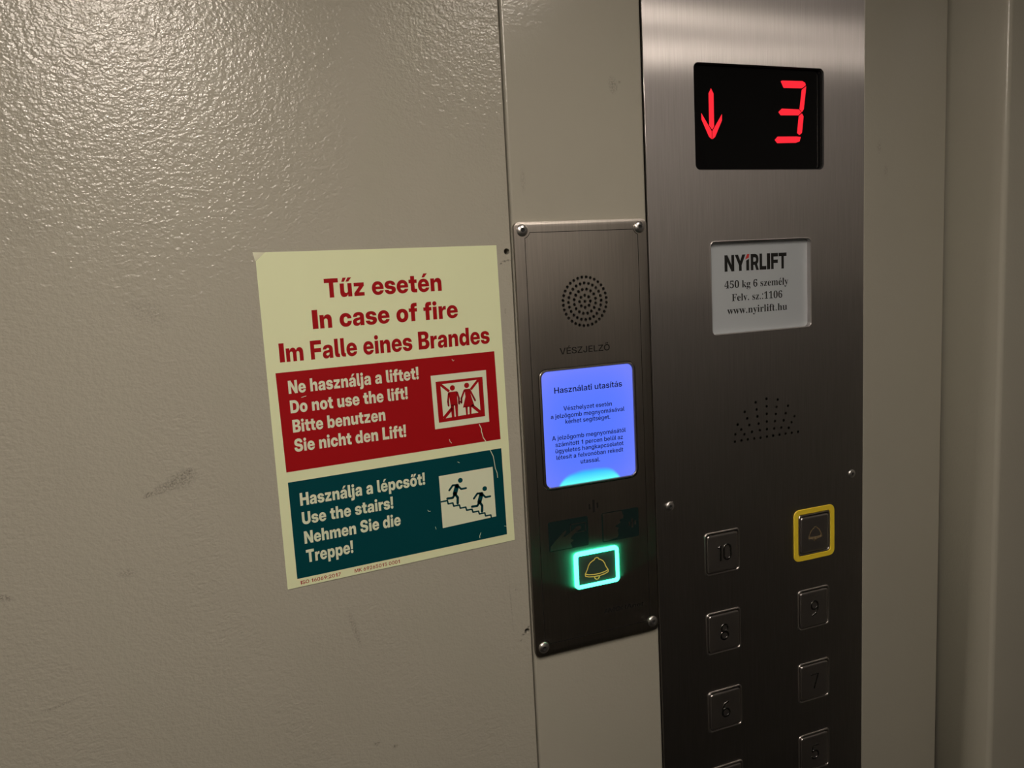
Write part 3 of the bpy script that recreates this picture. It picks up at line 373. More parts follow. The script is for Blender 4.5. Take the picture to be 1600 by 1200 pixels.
  'ő': '587|294,-11 244,-8 199,4 158,23 122,49 92,81 68,119 51,163 40,211 36,263 40,316 51,364 68,407 92,446 122,478 158,504 199,523 244,535 294,539 343,535 388,523 429,504 465,478 495,446 519,407 537,364 547,316 551,263 547,211 537,163 519,119 495,81 465,49 429,23 388,4 343,-8|294,92 320,94 344,101 365,113 382,130 397,150 409,174 417,201 423,231 424,263 423,296 417,326 409,353 397,377 382,397 365,414 344,426 320,433 294,436 267,433 244,426 223,414 205,397 190,377 178,353 170,326 165,296 163,263 165,231 170,201 178,174 190,150 205,130 223,113 244,101 267,94|225,596 133,596 192,746 311,746|388,596 294,596 381,746 506,746',
 },
 'serif': {
  ' ': '260',
  '.': '268|133,-14 110,-10 90,2 80,15 74,32 72,54 74,76 80,94 90,106 110,117 133,121 157,117 178,106 188,94 194,76 196,54 194,32 188,15 178,2 164,-7 150,-12',
  '0': '559|280,-10 223,-5 175,10 135,36 102,71 77,114 58,165 44,223 37,288 34,359 37,430 44,494 58,552 77,603 102,645 135,679 175,704 224,719 281,724 335,719 382,704 422,679 454,645 480,602 500,552 514,493 522,429 525,358 522,287 514,223 500,164 480,114 454,71 421,36 381,10 334,-5|280,55 313,64 337,91 353,135 362,195 368,270 370,358 368,446 362,520 353,580 337,624 313,650 281,659 248,650 223,624 207,580 197,520 191,446 189,358 191,270 197,195 207,135 223,91 247,64',
  '1': '559|97,0 97,53 179,53 202,56 217,67 224,79 228,96 229,118 229,619 205,590 182,565 160,544 140,528 120,518 100,515 85,517 71,524 59,535 50,550 44,568 42,589 63,595 85,603 110,613 136,626 165,644 196,666 266,718 378,718 378,118 380,90 388,70 403,57 429,53 510,53 510,0',
  '4': '559|180,0 180,53 208,53 230,54 249,59 266,66 279,78 287,98 290,125 290,186 13,186 13,247 297,714 436,714 436,252 540,252 540,186 436,186 436,125 439,98 447,78 460,66 477,59 496,54 518,53 531,53 531,0|83,252 290,252 290,427 290,457 291,489 292,522 293,555 295,588 297,619 291,605 282,587 274,573 267,559 258,544 250,530 242,516 235,503 225,486 218,475',
  '5': '559|245,-10 198,-8 158,-2 125,8 98,20 76,35 60,52 49,71 42,91 40,111 42,132 50,150 62,163 78,172 98,178 120,180 121,161 125,143 130,124 139,106 150,91 165,78 183,68 205,62 230,60 251,62 272,66 291,74 308,86 323,103 336,124 345,150 351,182 353,220 349,266 337,303 318,332 291,352 257,364 217,368 193,367 172,366 154,362 138,359 122,354 106,350 60,368 92,714 470,714 475,532 418,532 410,566 405,582 397,594 384,602 364,604 156,604 140,419 160,425 188,430 208,432 229,434 250,434 322,428 384,410 436,380 475,339 498,285 506,220 503,179 496,143 482,111 465,84 444,60 420,40 394,24 366,12 336,2 305,-5 275,-9',
  '6': '559|293,-10 246,-6 202,6 163,26 128,55 99,92 76,138 59,193 48,257 45,330 47,384 53,436 62,484 76,530 94,572 115,610 140,643 170,671 204,694 242,710 284,721 330,724 370,722 405,717 434,708 457,697 476,684 490,668 499,651 505,633 507,614 504,594 495,576 480,560 458,546 427,539 387,536 386,556 385,576 382,596 377,615 370,631 362,646 351,656 338,663 321,665 284,657 253,635 227,596 207,544 193,479 186,401 201,410 219,419 240,426 264,433 292,437 324,438 381,432 429,414 470,384 500,342 518,292 524,231 518,164 498,106 466,57 420,20 363,-3|296,56 320,60 340,74 356,96 369,127 376,169 379,221 376,270 368,310 354,340 336,360 314,373 287,377 269,375 249,370 230,362 211,351 197,340 186,329 190,242 201,172 218,120 241,85 267,63',
  ':': '268|133,414 110,418 90,430 80,443 74,460 72,482 74,505 80,522 90,535 110,546 133,550 157,546 178,535 188,522 194,505 196,482 194,460 188,443 178,430 164,421 150,416|133,-14 110,-10 90,2 80,15 74,32 72,54 74,76 80,94 90,106 110,117 133,121 157,117 178,106 188,94 194,76 196,54 194,32 188,15 178,2 164,-7 150,-12',
  'F': '602|23,0 23,26 54,30 77,38 93,50 103,67 109,92 111,125 111,558 109,590 102,614 92,630 75,641 52,648 21,653 21,678 586,678 586,476 562,476 554,514 543,547 529,574 511,596 489,613 462,626 428,635 389,640 342,642 316,641 298,640 284,635 276,627 272,614 271,593 271,368 283,368 323,372 356,383 381,402 400,430 414,468 423,516 450,516 450,176 424,176 415,229 401,270 382,298 357,318 323,329 281,333 271,333 271,120 272,98 275,79 280,64 287,51 298,42 312,35 330,30 354,27 382,26 382,0',
  'e': '448|229,-15 192,-12 157,-1 126,16 98,39 74,68 55,102 41,142 32,186 29,234 32,279 41,320 56,358 76,391 101,420 130,443 162,460 197,471 234,474 287,468 333,449 370,417 399,374 415,321 421,258 421,247 174,247 189,145 230,83 297,63 335,70 370,92 402,128 424,108 370,40 305,-1|173,286 300,286 300,320 299,358 294,389 288,412 277,429 261,439 240,442 203,427 180,380 173,303',
  'f': '318|22,0 22,24 44,27 59,32 68,41 74,52 76,63 78,82 78,109 78,412 24,412 24,462 78,462 78,526 83,575 99,616 126,648 162,673 206,687 259,692 298,689 331,679 357,664 376,643 388,620 392,595 390,575 384,559 375,546 356,533 334,529 310,533 291,544 279,560 275,582 278,603 287,626 289,630 292,635 293,640 294,644 288,656 268,660 243,655 228,640 224,625 221,605 220,581 220,462 303,462 303,412 220,412 220,97 222,70 227,51 235,38 249,30 269,26 297,24 297,0',
  'g': '487|217,-209 158,-206 109,-197 71,-181 43,-160 27,-137 21,-111 30,-81 57,-57 102,-38 65,-15 42,13 35,45 38,69 47,90 63,110 85,128 115,146 152,164 86,200 46,251 33,316 36,346 45,374 59,398 78,420 102,439 130,454 162,465 197,472 234,474 273,472 310,465 347,453 472,453 472,399 399,399 418,369 430,337 434,303 431,275 424,249 411,225 394,204 373,186 348,172 320,161 289,155 256,153 245,153 234,154 222,155 211,155 187,151 168,140 154,125 150,106 157,88 177,77 210,73 261,73 310,72 351,67 386,60 413,50 435,36 450,19 461,-2 468,-26 470,-55 463,-100 441,-137 406,-168 356,-191 293,-204|234,185 256,189 272,199 284,217 291,242 296,274 297,314 296,354 291,386 284,411 272,428 256,439 234,442 213,439 196,428 184,411 176,386 172,354 170,314 172,274 176,242 184,217 196,199 213,189|239,-173 324,-165 375,-140 392,-98 387,-76 371,-62 354,-56 332,-52 305,-51 144,-51 125,-68 113,-87 109,-108 113,-125 123,-140 141,-154 166,-165 198,-171',
  'h': '567|27,0 27,24 52,28 67,38 75,56 78,83 78,594 76,621 68,639 53,650 28,655 28,678 220,678 220,397 261,440 308,465 362,474 434,456 478,403 492,315 492,83 494,56 502,38 517,28 541,24 541,0 301,0 301,24 308,24 331,31 345,50 350,83 350,323 349,348 346,368 341,384 327,399 302,404 272,398 245,380 220,350 220,83 222,56 230,38 244,28 268,24 268,0',
  'i': '295|150,539 130,541 112,549 96,560 85,576 77,594 75,614 77,634 85,652 96,668 112,680 130,688 150,690 170,688 188,680 204,668 215,652 223,634 225,614 223,594 215,576 203,560 187,549 170,541|27,0 27,24 52,28 68,38 75,55 78,83 78,375 76,406 70,424 55,433 30,437 31,462 221,462 221,83 223,56 230,39 244,29 268,24 268,0',
  'k': '534|26,0 26,24 52,29 68,38 75,56 78,83 78,592 76,621 70,640 56,649 30,654 31,678 220,678 220,251 338,369 352,385 360,400 363,414 357,427 340,434 311,437 306,437 306,462 514,462 514,437 477,430 442,413 409,387 331,311 515,51 528,36 543,27 560,24 560,0 314,0 314,24 323,24 348,30 356,47 353,59 345,73 242,219 220,200 220,83 222,56 230,39 244,29 268,24 268,0',
  'l': '297|27,0 27,24 52,28 68,38 75,55 78,83 78,592 76,620 70,639 56,650 30,654 30,678 221,678 221,83 223,56 230,39 244,29 268,24 268,0',
  'm': '825|27,0 27,24 52,28 67,38 75,56 78,83 78,377 76,404 68,422 53,434 28,438 28,462 218,462 218,394 258,438 303,465 353,474 412,465 453,436 477,389 519,436 567,465 622,474 693,456 736,403 750,315 750,83 752,56 760,38 774,28 798,24 798,0 562,0 562,24 586,28 600,39 608,57 610,83 610,323 609,348 606,368 601,384 587,399 562,404 534,398 507,381 483,353 483,83 485,57 492,39 507,28 530,24 530,0 297,0 297,24 320,28 335,39 342,57 345,83 345,323 344,348 341,368 336,384 322,399 297,404 267,398 241,380 218,350 218,83 220,57 227,40 241,29 264,24 264,0',
  'n': '567|27,0 27,24 52,28 67,38 75,56 78,83 78,377 76,404 68,422 53,434 28,438 28,462 220,462 220,398 260,440 308,466 362,474 434,456 478,403 492,315 492,83 494,56 502,38 517,28 541,24 541,0 301,0 301,24 308,24 331,31 345,50 350,83 350,323 349,348 346,368 341,384 327,399 302,404 272,398 245,380 220,350 220,83 222,56 230,38 244,28 268,24 268,0',
  'r': '428|27,0 27,24 52,28 68,38 75,55 78,83 78,375 76,406 69,424 55,433 30,437 31,462 217,462 217,375 235,404 256,429 278,448 302,463 325,471 347,474 373,472 394,464 410,452 422,437 429,418 431,396 429,378 423,362 414,349 401,339 386,333 369,331 346,334 330,344 319,357 308,372 296,383 281,387 267,384 254,375 241,360 230,339 224,315 222,286 222,83 226,55 236,38 249,31 268,26 294,24 294,0',
  's': '429|225,-15 197,-12 165,-4 129,9 120,12 109,13 89,6 76,-13 53,-13 53,157 79,157 91,118 107,85 129,58 154,38 181,26 209,22 232,24 251,30 266,40 277,53 284,68 286,87 280,113 262,136 232,156 159,193 127,211 101,231 81,252 67,275 58,300 55,328 60,368 73,403 96,433 128,456 165,470 210,475 227,474 247,470 262,467 278,463 296,458 301,457 307,456 312,454 317,454 332,459 343,475 363,475 363,330 340,330 328,363 312,391 292,412 271,428 247,438 222,441 202,439 186,434 173,426 160,408 156,386 160,364 172,346 184,335 199,325 218,315 285,282 316,265 341,246 360,226 373,202 380,174 383,141 378,96 364,58 340,27 307,4 269,-10',
  't': '340|184,-14 148,-11 119,-1 98,16 84,39 75,69 72,106 72,415 30,415 30,446 68,483 102,517 131,550 156,579 176,606 192,631 215,631 215,462 309,462 309,415 215,415 215,122 217,95 222,76 233,64 250,60 272,66 291,83 307,111 331,98 294,36 245,-2',
  'u': '558|195,-15 153,-11 121,3 97,26 81,57 71,96 68,144 68,369 67,390 64,407 58,420 43,433 17,438 17,462 211,462 211,110 214,87 224,68 241,57 263,53 292,58 318,73 340,98 340,369 339,392 335,409 329,422 319,430 303,436 282,438 282,462 482,462 482,104 485,76 493,58 509,48 536,44 536,19 478,15 412,4 340,-15 340,60 322,38 301,20 277,5 251,-6 224,-13',
  'v': '456|212,-15 57,369 49,389 41,405 33,418 18,432 -4,437 -4,462 244,462 244,438 232,438 210,435 196,426 192,411 192,405 194,399 275,182 351,376 357,394 359,405 353,423 334,434 303,438 303,462 454,462 454,439 437,434 424,426 414,415 405,401 396,383 387,362 238,-15',
  'w': '647|182,-15 25,394 18,411 9,424 -2,432 -16,437 -16,462 206,462 206,437 189,435 178,430 172,423 170,411 170,404 172,396 174,386 178,376 248,189 314,350 299,396 291,417 282,430 270,436 250,439 250,462 481,462 481,437 458,433 445,425 440,411 440,406 441,400 442,395 443,390 500,210 569,381 574,397 576,410 573,422 566,430 551,435 530,439 530,462 663,462 663,439 645,435 632,424 623,406 613,384 453,-15 430,-15 332,293 208,-15',
  'y': '447|78,-209 54,-206 33,-199 15,-186 1,-169 -7,-149 -10,-125 -8,-108 -2,-93 7,-79 20,-68 35,-61 53,-59 76,-63 95,-74 107,-91 111,-113 111,-117 110,-121 110,-125 110,-130 114,-143 128,-147 140,-143 154,-131 170,-110 178,-97 186,-82 192,-66 199,-48 204,-29 209,-7 54,373 45,394 36,410 29,421 23,428 12,435 -5,437 -7,437 -7,462 241,462 241,437 217,435 202,431 194,423 191,409 192,404 193,397 195,390 198,382 276,177 343,359 348,374 352,387 353,398 354,408 351,422 342,431 325,436 302,437 302,462 446,462 446,437 427,432 412,418 404,403 395,384 386,361 241,-36 225,-78 208,-114 192,-142 176,-165 160,-182 142,-194 123,-203 102,-207',
  'z': '436|19,0 19,21 250,428 191,428 157,425 129,418 108,404 90,385 76,357 65,322 39,322 47,462 409,462 409,433 187,37 227,37 270,40 305,49 332,65 353,88 372,120 387,160 411,160 399,0',
 },
}

# ---------------------------------------------------------------- geometry helpers
def area(p):
    return sum(a[0] * b[1] - b[0] * a[1] for a, b in zip(p, p[1:] + p[:1])) / 2

def inside(pt, poly):
    x, y = pt
    r = False
    for (x0, y0), (x1, y1) in zip(poly, poly[1:] + poly[:1]):
        if (y0 > y) != (y1 > y) and x < (x1 - x0) * (y - y0) / (y1 - y0) + x0:
            r = not r
    return r

class MB:
    """collects vertices (x, z, p in millimetres on the control wall) and faces of one mesh"""
    def __init__(self):
        self.v, self.f = [], []
    def add(self, pts):
        i = len(self.v)
        self.v += pts
        return list(range(i, i + len(pts)))
    def cap(self, loop, holes=(), p=0.0, front=True):
        """fills an outline with holes, facing the lift car when front"""
        loops = [loop] + list(holes)
        flat = [q for l in loops for q in l]
        tris = tessellate_polygon([[Vector((x, z, 0)) for x, z in l] for l in loops])
        ids = self.add([(x, z, p) for x, z in flat])
        for t in tris:
            q = [flat[i] for i in t]
            s = area(q)
            if abs(s) < 1e-9:
                continue
            t = list(t) if (s > 0) == front else list(t)[::-1]
            self.f.append([ids[i] for i in t])
        return ids
    def band(self, la, pa, lb, pb):
        """wall between two loops with the same number of points"""
        a = self.add([(x, z, pa) for x, z in la])
        b = self.add([(x, z, pb) for x, z in lb])
        n = len(a)
        for i in range(n):
            j = (i + 1) % n
            self.f.append([a[i], a[j], b[j], b[i]])
    def solid(self, outer, profile, holes=(), back=True):
        """outer(inset) gives a loop; profile = [(inset, p), ...] from the back to the front"""
        for (i0, p0), (i1, p1) in zip(profile, profile[1:]):
            self.band(outer(i0), p0, outer(i1), p1)
        pf, pb = profile[-1][1], profile[0][1]
        self.cap(outer(profile[-1][0]), holes, pf, True)
        if back:
            self.cap(outer(profile[0][0]), holes, pb, False)
        for h in holes:
            h = h if area(h) < 0 else h[::-1]
            self.band(h, pb, h, pf)
        return self
    def ring(self, outer, inner, prof):
        """closed ring; prof = [(t, p)...] with t from 0 (outer edge) to 1 (inner edge)"""
        loops = []
        for t, p in prof:
            loops.append(([(a[0] + (b[0] - a[0]) * t, a[1] + (b[1] - a[1]) * t) for a, b in zip(outer, inner)], p))
        for (la, pa), (lb, pb) in zip(loops, loops[1:]):
            self.band(la, pa, lb, pb)
        return self
    def stroke(self, pts, w, p=0.1, closed=False, caps=True):
        """flat printed line of width w"""
        P = [Vector(q) for q in pts]
        seg = list(zip(P, P[1:] + ([P[0]] if closed else [])))
        if not closed:
            seg = list(zip(P, P[1:]))
        for k, (a, b) in enumerate(seg):
            d = b - a
            if d.length < 1e-6:
                continue
            d.normalize()
            n = Vector((-d.y, d.x)) * w / 2
            q = [a - n, b - n, b + n, a + n]
            self.f.append(self.add([(v.x, v.y, p) for v in q]))
        if caps:
            for a in P:
                c = circle(a.x, a.y, w / 2, 10)
                self.f.append(self.add([(x, z, p) for x, z in c]))
        return self
    def disc(self, x, z, r, p, n=20):
        self.f.append(self.add([(a, b, p) for a, b in circle(x, z, r, n)]))
        return self
    def poly(self, pts, p):
        self.cap(pts if area(pts) > 0 else pts[::-1], (), p)
        return self
    def tube(self, pts, r, p, h, closed=False, n=7):
        """half-round raised line (height h) along a path"""
        P = [Vector(q) for q in pts]
        N = len(P)
        rows = []
        for i, a in enumerate(P):
            if closed:
                d = P[(i + 1) % N] - P[i - 1]
            else:
                d = P[min(i + 1, N - 1)] - P[max(i - 1, 0)]
            d.normalize()
            s = Vector((-d.y, d.x))
            rows.append(self.add([((a + s * r * math.cos(t)).x, (a + s * r * math.cos(t)).y, p + h * math.sin(t))
                                  for t in [math.pi * k / n for k in range(n + 1)]]))
        for i in range(N if closed else N - 1):
            A, B = rows[i], rows[(i + 1) % N]
            for k in range(n):
                self.f.append([A[k], A[k + 1], B[k + 1], B[k]])
        if not closed:
            for i, rev in ((0, 1), (N - 1, 0)):
                a = P[i]
                d = (P[0] - P[1]) if rev else (P[-1] - P[-2])
                d.normalize()
                s = Vector((-d.y, d.x))
                m = 5
                prev = None
                for j in range(m + 1):
                    ph = -math.pi / 2 + math.pi * j / m
                    dirv = d * math.cos(ph) + s * math.sin(ph)
                    row = self.add([((a + dirv * r * math.cos(t)).x, (a + dirv * r * math.cos(t)).y, p + h * math.sin(t))
                                    for t in [math.pi / 2 * k / 4 for k in range(5)]])
                    if prev:
                        for k in range(4):
                            self.f.append([prev[k], row[k], row[k + 1], prev[k + 1]])
                    prev = row
        return self
    def lathe(self, x, z, prof, n=28):
        """prof = [(radius, p), ...] from the rim inwards"""
        loops = [(circle(x, z, max(r, 0.001), n), p) for r, p in prof]
        for (la, pa), (lb, pb) in zip(loops, loops[1:]):
            self.band(la, pa, lb, pb)
        return self
    def box(self, x0, x1, z0, z1, p0, p1):
        lp = [(x0, z0), (x1, z0), (x1, z1), (x0, z1)]
        return self.solid(lambda i: lp, [(0, p0), (0, p1)])
    def build(self, name, m, parent=None, smooth=True, sharp=35):
        o0 = parent_origin(parent)
        vs = [(x / 1000 - o0.x, -p / 1000 - o0.y, EYE + z / 1000 - o0.z) for x, z, p in self.v]
        me = bpy.data.meshes.new(name)
        me.from_pydata(vs, [], self.f)
        me.materials.append(M[m] if isinstance(m, str) else m)
        uv = me.uv_layers.new(name='brush')
        for lp in me.loops:
            co = self.v[lp.vertex_index]
            uv.data[lp.index].uv = (co[0] / 100, co[1] / 100)
        import bmesh
        bm = bmesh.new()
        bm.from_mesh(me)
        bmesh.ops.remove_doubles(bm, verts=bm.verts, dist=1e-7)
        bm.to_mesh(me)
        bm.free()
        if smooth:
            for f in me.polygons:
                f.use_smooth = True
            me.set_sharp_from_angle(angle=math.radians(sharp))
        o = bpy.data.objects.new(name, me)
        col.objects.link(o)
        if parent is not None:
            o.parent = parent
        return o

ORIGIN = {}
def parent_origin(par):
    v = Vector((0, 0, 0))
    while par is not None:
        v = v + par.location
        par = par.parent
    return v

def circle(x, z, r, n=24, a0=0.0):
    return [(x + r * math.cos(a0 + 2 * math.pi * k / n), z + r * math.sin(a0 + 2 * math.pi * k / n)) for k in range(n)]

def rrect(x0, x1, z0, z1, r, n=6):
    """returns a function of the inset giving a rounded rectangle (counter-clockwise)"""
    def f(i=0.0):
        a0, a1, b0, b1 = x0 + i, x1 - i, z0 + i, z1 - i
        rr = max(r - i, 0.02)
        out = []
        for cx, cz, st in ((a1 - rr, b1 - rr, 0), (a0 + rr, b1 - rr, 90), (a0 + rr, b0 + rr, 180), (a1 - rr, b0 + rr, 270)):
            for k in range(n + 1):
                t = math.radians(st + 90 * k / n)
                out.append((cx + rr * math.cos(t), cz + rr * math.sin(t)))
        return out
    return f

def rect(x0, x1, z0, z1):
    return [(x0, z0), (x1, z0), (x1, z1), (x0, z1)]

FONT_CACHE = {}
def winding(x, y, loops):
    """how often the outlines wind round a point"""
    w = 0
    for l in loops:
        for (x0, y0), (x1, y1) in zip(l, l[1:] + l[:1]):
            if (y0 <= y) != (y1 <= y):
                side = (x1 - x0) * (y - y0) - (x - x0) * (y1 - y0)
                if y1 > y0 and side > 0:
                    w += 1
                elif y1 <= y0 and side < 0:
                    w -= 1
    return w

def glyph(font, ch):
    """advance width, points and triangles of a letter (non-zero filling of its outlines)"""
    if (font, ch) not in FONT_CACHE:
        s = GLYPHS[font][ch].split('|')
        loops = [[tuple(int(k) for k in q.split(',')) for q in c.split(' ')] for c in s[1:]]
        verts, edges = [], []
        for l in loops:
            i = len(verts)
            verts += [Vector(q) for q in l]
            edges += [(i + k, i + (k + 1) % len(l)) for k in range(len(l))]
        pts, tris = [], []
        if verts:
            r = delaunay_2d_cdt(verts, edges, [], 0, 1e-4)
            pts = [(v.x, v.y) for v in r[0]]
            for f in r[2]:
                cx = sum(pts[i][0] for i in f) / 3
                cy = sum(pts[i][1] for i in f) / 3
                if winding(cx, cy, loops) != 0:
                    tris.append(list(f) if area([pts[i] for i in f]) > 0 else list(f)[::-1])
        FONT_CACHE[font, ch] = (int(s[0]), pts, tris)
    return FONT_CACHE[font, ch]

CAP = {'bold': 728.0, 'medium': 728.0, 'serif': 670.0}

def text(mb, s, font, xa, za, xb, zb, cap, p, shear=0.0):
    """sets a line of lettering whose ink runs from (xa, za) to (xb, zb) along its baseline, capital height cap (mm)"""
    pen, pts, tris = 0, [], []
    for ch in s:
        accent = font == 'serif' and ch == 'é'
        adv, gp, gt = glyph(font, 'e' if accent else ch)
        n = len(pts)
        pts += [(x + pen, y) for x, y in gp]
        tris += [[i + n for i in t] for t in gt]
        if accent:
            n = len(pts)
            pts += [(pen + adv * .36, 520), (pen + adv * .5, 520), (pen + adv * .80, 690), (pen + adv * .55, 690)]
            tris.append([n, n + 1, n + 2, n + 3])
        pen += adv
    used = {i for t in tris for i in t}
    lo, hi = min(pts[i][0] for i in used), max(pts[i][0] for i in used)
    kx = (xb - xa) / (hi - lo)
    kz = cap / CAP[font]
    sl = (zb - za) / (xb - xa)
    out = []
    for x, y in pts:
        X = xa + (x - lo) * kx + y * kz * shear
        out.append((X, za + (X - xa) * sl + y * kz, p))
    ids = mb.add(out)
    mb.f += [[ids[i] for i in t] for t in tris]
    return mb

def tag(o, label, cat=None, group=None):
    o['label'] = label
    if cat:
        o['category'] = cat
    if group:
        o['group'] = group
    return o

def thing(name, x, z, p, label, cat, group=None):
    e = bpy.data.objects.new(name, None)
    col.objects.link(e)
    e.empty_display_size = 0.02
    e.location = (x / 1000, -p / 1000, EYE + z / 1000)
    return tag(e, label, cat, group)

def struct(o):
    o['kind'] = 'structure'
    return o

def copy_part(o, parent, dx, dz):
    """copies a part with its sub-parts, shifted along the wall"""
    c = o.copy()
    col.objects.link(c)
    c.parent = parent
    c.location = o.location + Vector((dx / 1000, 0, dz / 1000))
    for ch in list(o.children):
        d = ch.copy()
        col.objects.link(d)
        d.parent = c
    return c

FAR_SPLIT = -60.0          # lining added to darken the steel's reflections ends here (mm below eye height)

# ---------------------------------------------------------------- the lift car
FLOOR, CEIL = -EYE * 1000, 340.0      # mm from eye height
BACKX, FRONTX, FARP = -660.0, 587.0, 1000.0

def cassette(name, m, x0, x1, z0, z1, depth, r, holes=(), left=True, right=True):
    """folded sheet panel with rounded upright edges, its face in the wall plane"""
    mb = MB()
    n = 6
    L = [(x0 + (r - r * math.sin(math.pi / 2 * k / n) if left else 0), -r + r * math.cos(math.pi / 2 * k / n) if left else 0) for k in range(n + 1)]
    # face
    xl, xr = (x0 + r if left else x0), (x1 - r if right else x1)
    mb.cap(rect(xl, xr, z0, z1), holes, 0.0)
    for h in holes:
        h = h if area(h) < 0 else h[::-1]
        mb.band(h, -depth, h, 0)
    for side, on in ((-1, left), (1, right)):
        prof = []
        if on:
            for k in range(n + 1):
                t = math.pi / 2 * k / n
                cx = x0 + r if side < 0 else x1 - r
                prof.append((cx + side * r * math.sin(t), -r + r * math.cos(t)))
        else:
            prof.append((x0 if side < 0 else x1, 0.0))
        prof.append((x0 if side < 0 else x1, -depth))
        for (xa, pa), (xb, pb) in zip(prof, prof[1:]):
            i = mb.add([(xa, z0, pa), (xb, z0, pb), (xb, z1, pb), (xa, z1, pa)])
            mb.f.append(i if side > 0 else i[::-1])
    return struct(mb.build(name, m, None, sharp=50))

holes_left = [circle(197.9, 14.7, 2.0, 18), circle(198.1, -246.3, 1.9, 18)]
cassette('wall_left', 'paint_left', BACKX, 201.0, FLOOR, CEIL, 18, 0.8, holes_left, left=False)
cassette('wall_center', 'paint_strip', 202.4, 304.0, FLOOR, CEIL, 18, 2.0)
cassette('wall_right', 'paint', 500.6, FRONTX, FLOOR, CEIL, 18, 0.8)
# backing behind the folded panels and the operating panel
struct(MB().box(BACKX, 720, FLOOR, CEIL, -40, -19).build('wall_outer', 'shadow_gap'))

# front wall: return beside the control wall, rounded fold, jamb of the doorway
def front_return(name, p_from, p_to, fold_r, label_m):
    mb = MB()
    prof = [(FRONTX + 1.5, p_from)]
    s = 1 if p_to > p_from else -1
    n = 8
    for k in range(n + 1):
        t = math.pi / 2 * k / n
        prof.append((FRONTX + 1.5 + fold_r - fold_r * math.cos(t), p_to - s * fold_r + s * fold_r * math.sin(t)))
    prof.append((FRONTX + 75, p_to))
    prof.append((FRONTX + 75, p_from))
    # closed upright profile
    for (xa, pa), (xb, pb) in zip(prof, prof[1:] + prof[:1]):
        i = mb.add([(xa, FLOOR, pa), (xb, FLOOR, pb), (xb, CEIL, pb), (xa, CEIL, pa)])
        mb.f.append(i if s > 0 else i[::-1])
    return struct(mb.build(name, label_m, None, sharp=50))
front_return('wall_front', -18.0, 52.0, 4.0, 'paint')
front_return('wall_front', FARP, 870.0, 4.0, 'paint')
struct(MB().box(FRONTX + 1.5, FRONTX + 75, 300, CEIL, 53, 869).build('trim_1', 'paint'))
door = MB()
door.solid(rrect(FRONTX + 77, FRONTX + 97, FLOOR, CEIL, 0.5, 2), [(0, 54), (0, 460)])
door.solid(rrect(FRONTX + 77, FRONTX + 97, FLOOR, CEIL, 0.5, 2), [(0, 462), (0, 868)])
struct(door.build('door_1', 'door_steel'))
struct(MB().box(FRONTX + 98, FRONTX + 110, FLOOR, CEIL, -18, FARP).build('wall_landing', 'shadow_gap'))
# rear wall, far wall with added dark lower lining, floor, ceiling
struct(MB().box(BACKX - 20, BACKX, FLOOR, CEIL, -18, FARP + 20).build('wall_back', 'paint_rear'))
struct(MB().box(BACKX, FRONTX + 110, FAR_SPLIT, CEIL, FARP, FARP + 20).build('wall_far', 'paint_rear'))
struct(MB().box(BACKX, FRONTX + 110, FLOOR, FAR_SPLIT - 1, FARP, FARP + 20).build('wall_far_added_lining', 'added_lining'))  # unseen, put in so the lower steel reflects something dark
struct(MB().box(BACKX - 20, FRONTX + 110, FLOOR - 30, FLOOR, -40, FARP + 20).build('floor', 'rubber'))
struct(MB().box(BACKX - 20, FRONTX + 110, CEIL, CEIL + 20, -40, FARP + 20).build('ceiling', 'ceil'))

# ---------------------------------------------------------------- ceiling lamps and an added fill lamp
def ceiling_lamp(label, x0, x1, pa, pb, m):
    t = thing('ceiling_light', (x0 + x1) / 2, CEIL, (pa + pb) / 2, label, 'lamp')
    fr = MB()
    fr.box(x0 - 12, x1 + 12, CEIL - 9, CEIL, pa - 12, pa)
    fr.box(x0 - 12, x1 + 12, CEIL - 9, CEIL, pb, pb + 12)
    fr.box(x0 - 12, x0, CEIL - 9, CEIL, pa, pb)
    fr.box(x1, x1 + 12, CEIL - 9, CEIL, pa, pb)
    fr.build('frame', 'lamp_frame', t)
    MB().box(x0, x1, CEIL - 7, CEIL - 1, pa, pb).build('diffuser', m, t)
    return t
ceiling_lamp('larger square white framed ceiling lamp towards the far wall', -120, 40, 600, 760, 'diffuser')
ceiling_lamp('smaller square white framed ceiling lamp nearer the control wall', -96, -4, 391, 483, 'diffuser_near')
ceiling_lamp('added unseen fill lamp, smallest square one over the lift panel by the door', 310, 370, 310, 370, 'diffuser_door_fill')  # added out of view to brighten the right end of the wall

# ---------------------------------------------------------------- fire notice
def scratch(parent, pts, w, p):
    MB().stroke(pts, w, p).build('scratch', 'scratch', parent, smooth=False)

sign = thing('fire_notice', 115, -83, 0, 'large cream fire notice sticker with red and green blocks on the beige wall', 'sign')
sheet_pts = [(40.6, 15.3), (41.2, -184.8), (192.4, -179.5), (190.8, 19.0), (46.3, 20.2)]
sheet_pts = sheet_pts if area(sheet_pts) > 0 else sheet_pts[::-1]
MB().solid(lambda i: sheet_pts, [(0, 0), (0, 0.45)]).build('backing_sheet', 'paper', sign, smooth=False)
fl = MB()
a, b, c, d = (39.3, 14.9), (46.6, 20.3), (44.2, 17.2), (39.6, 20.0)
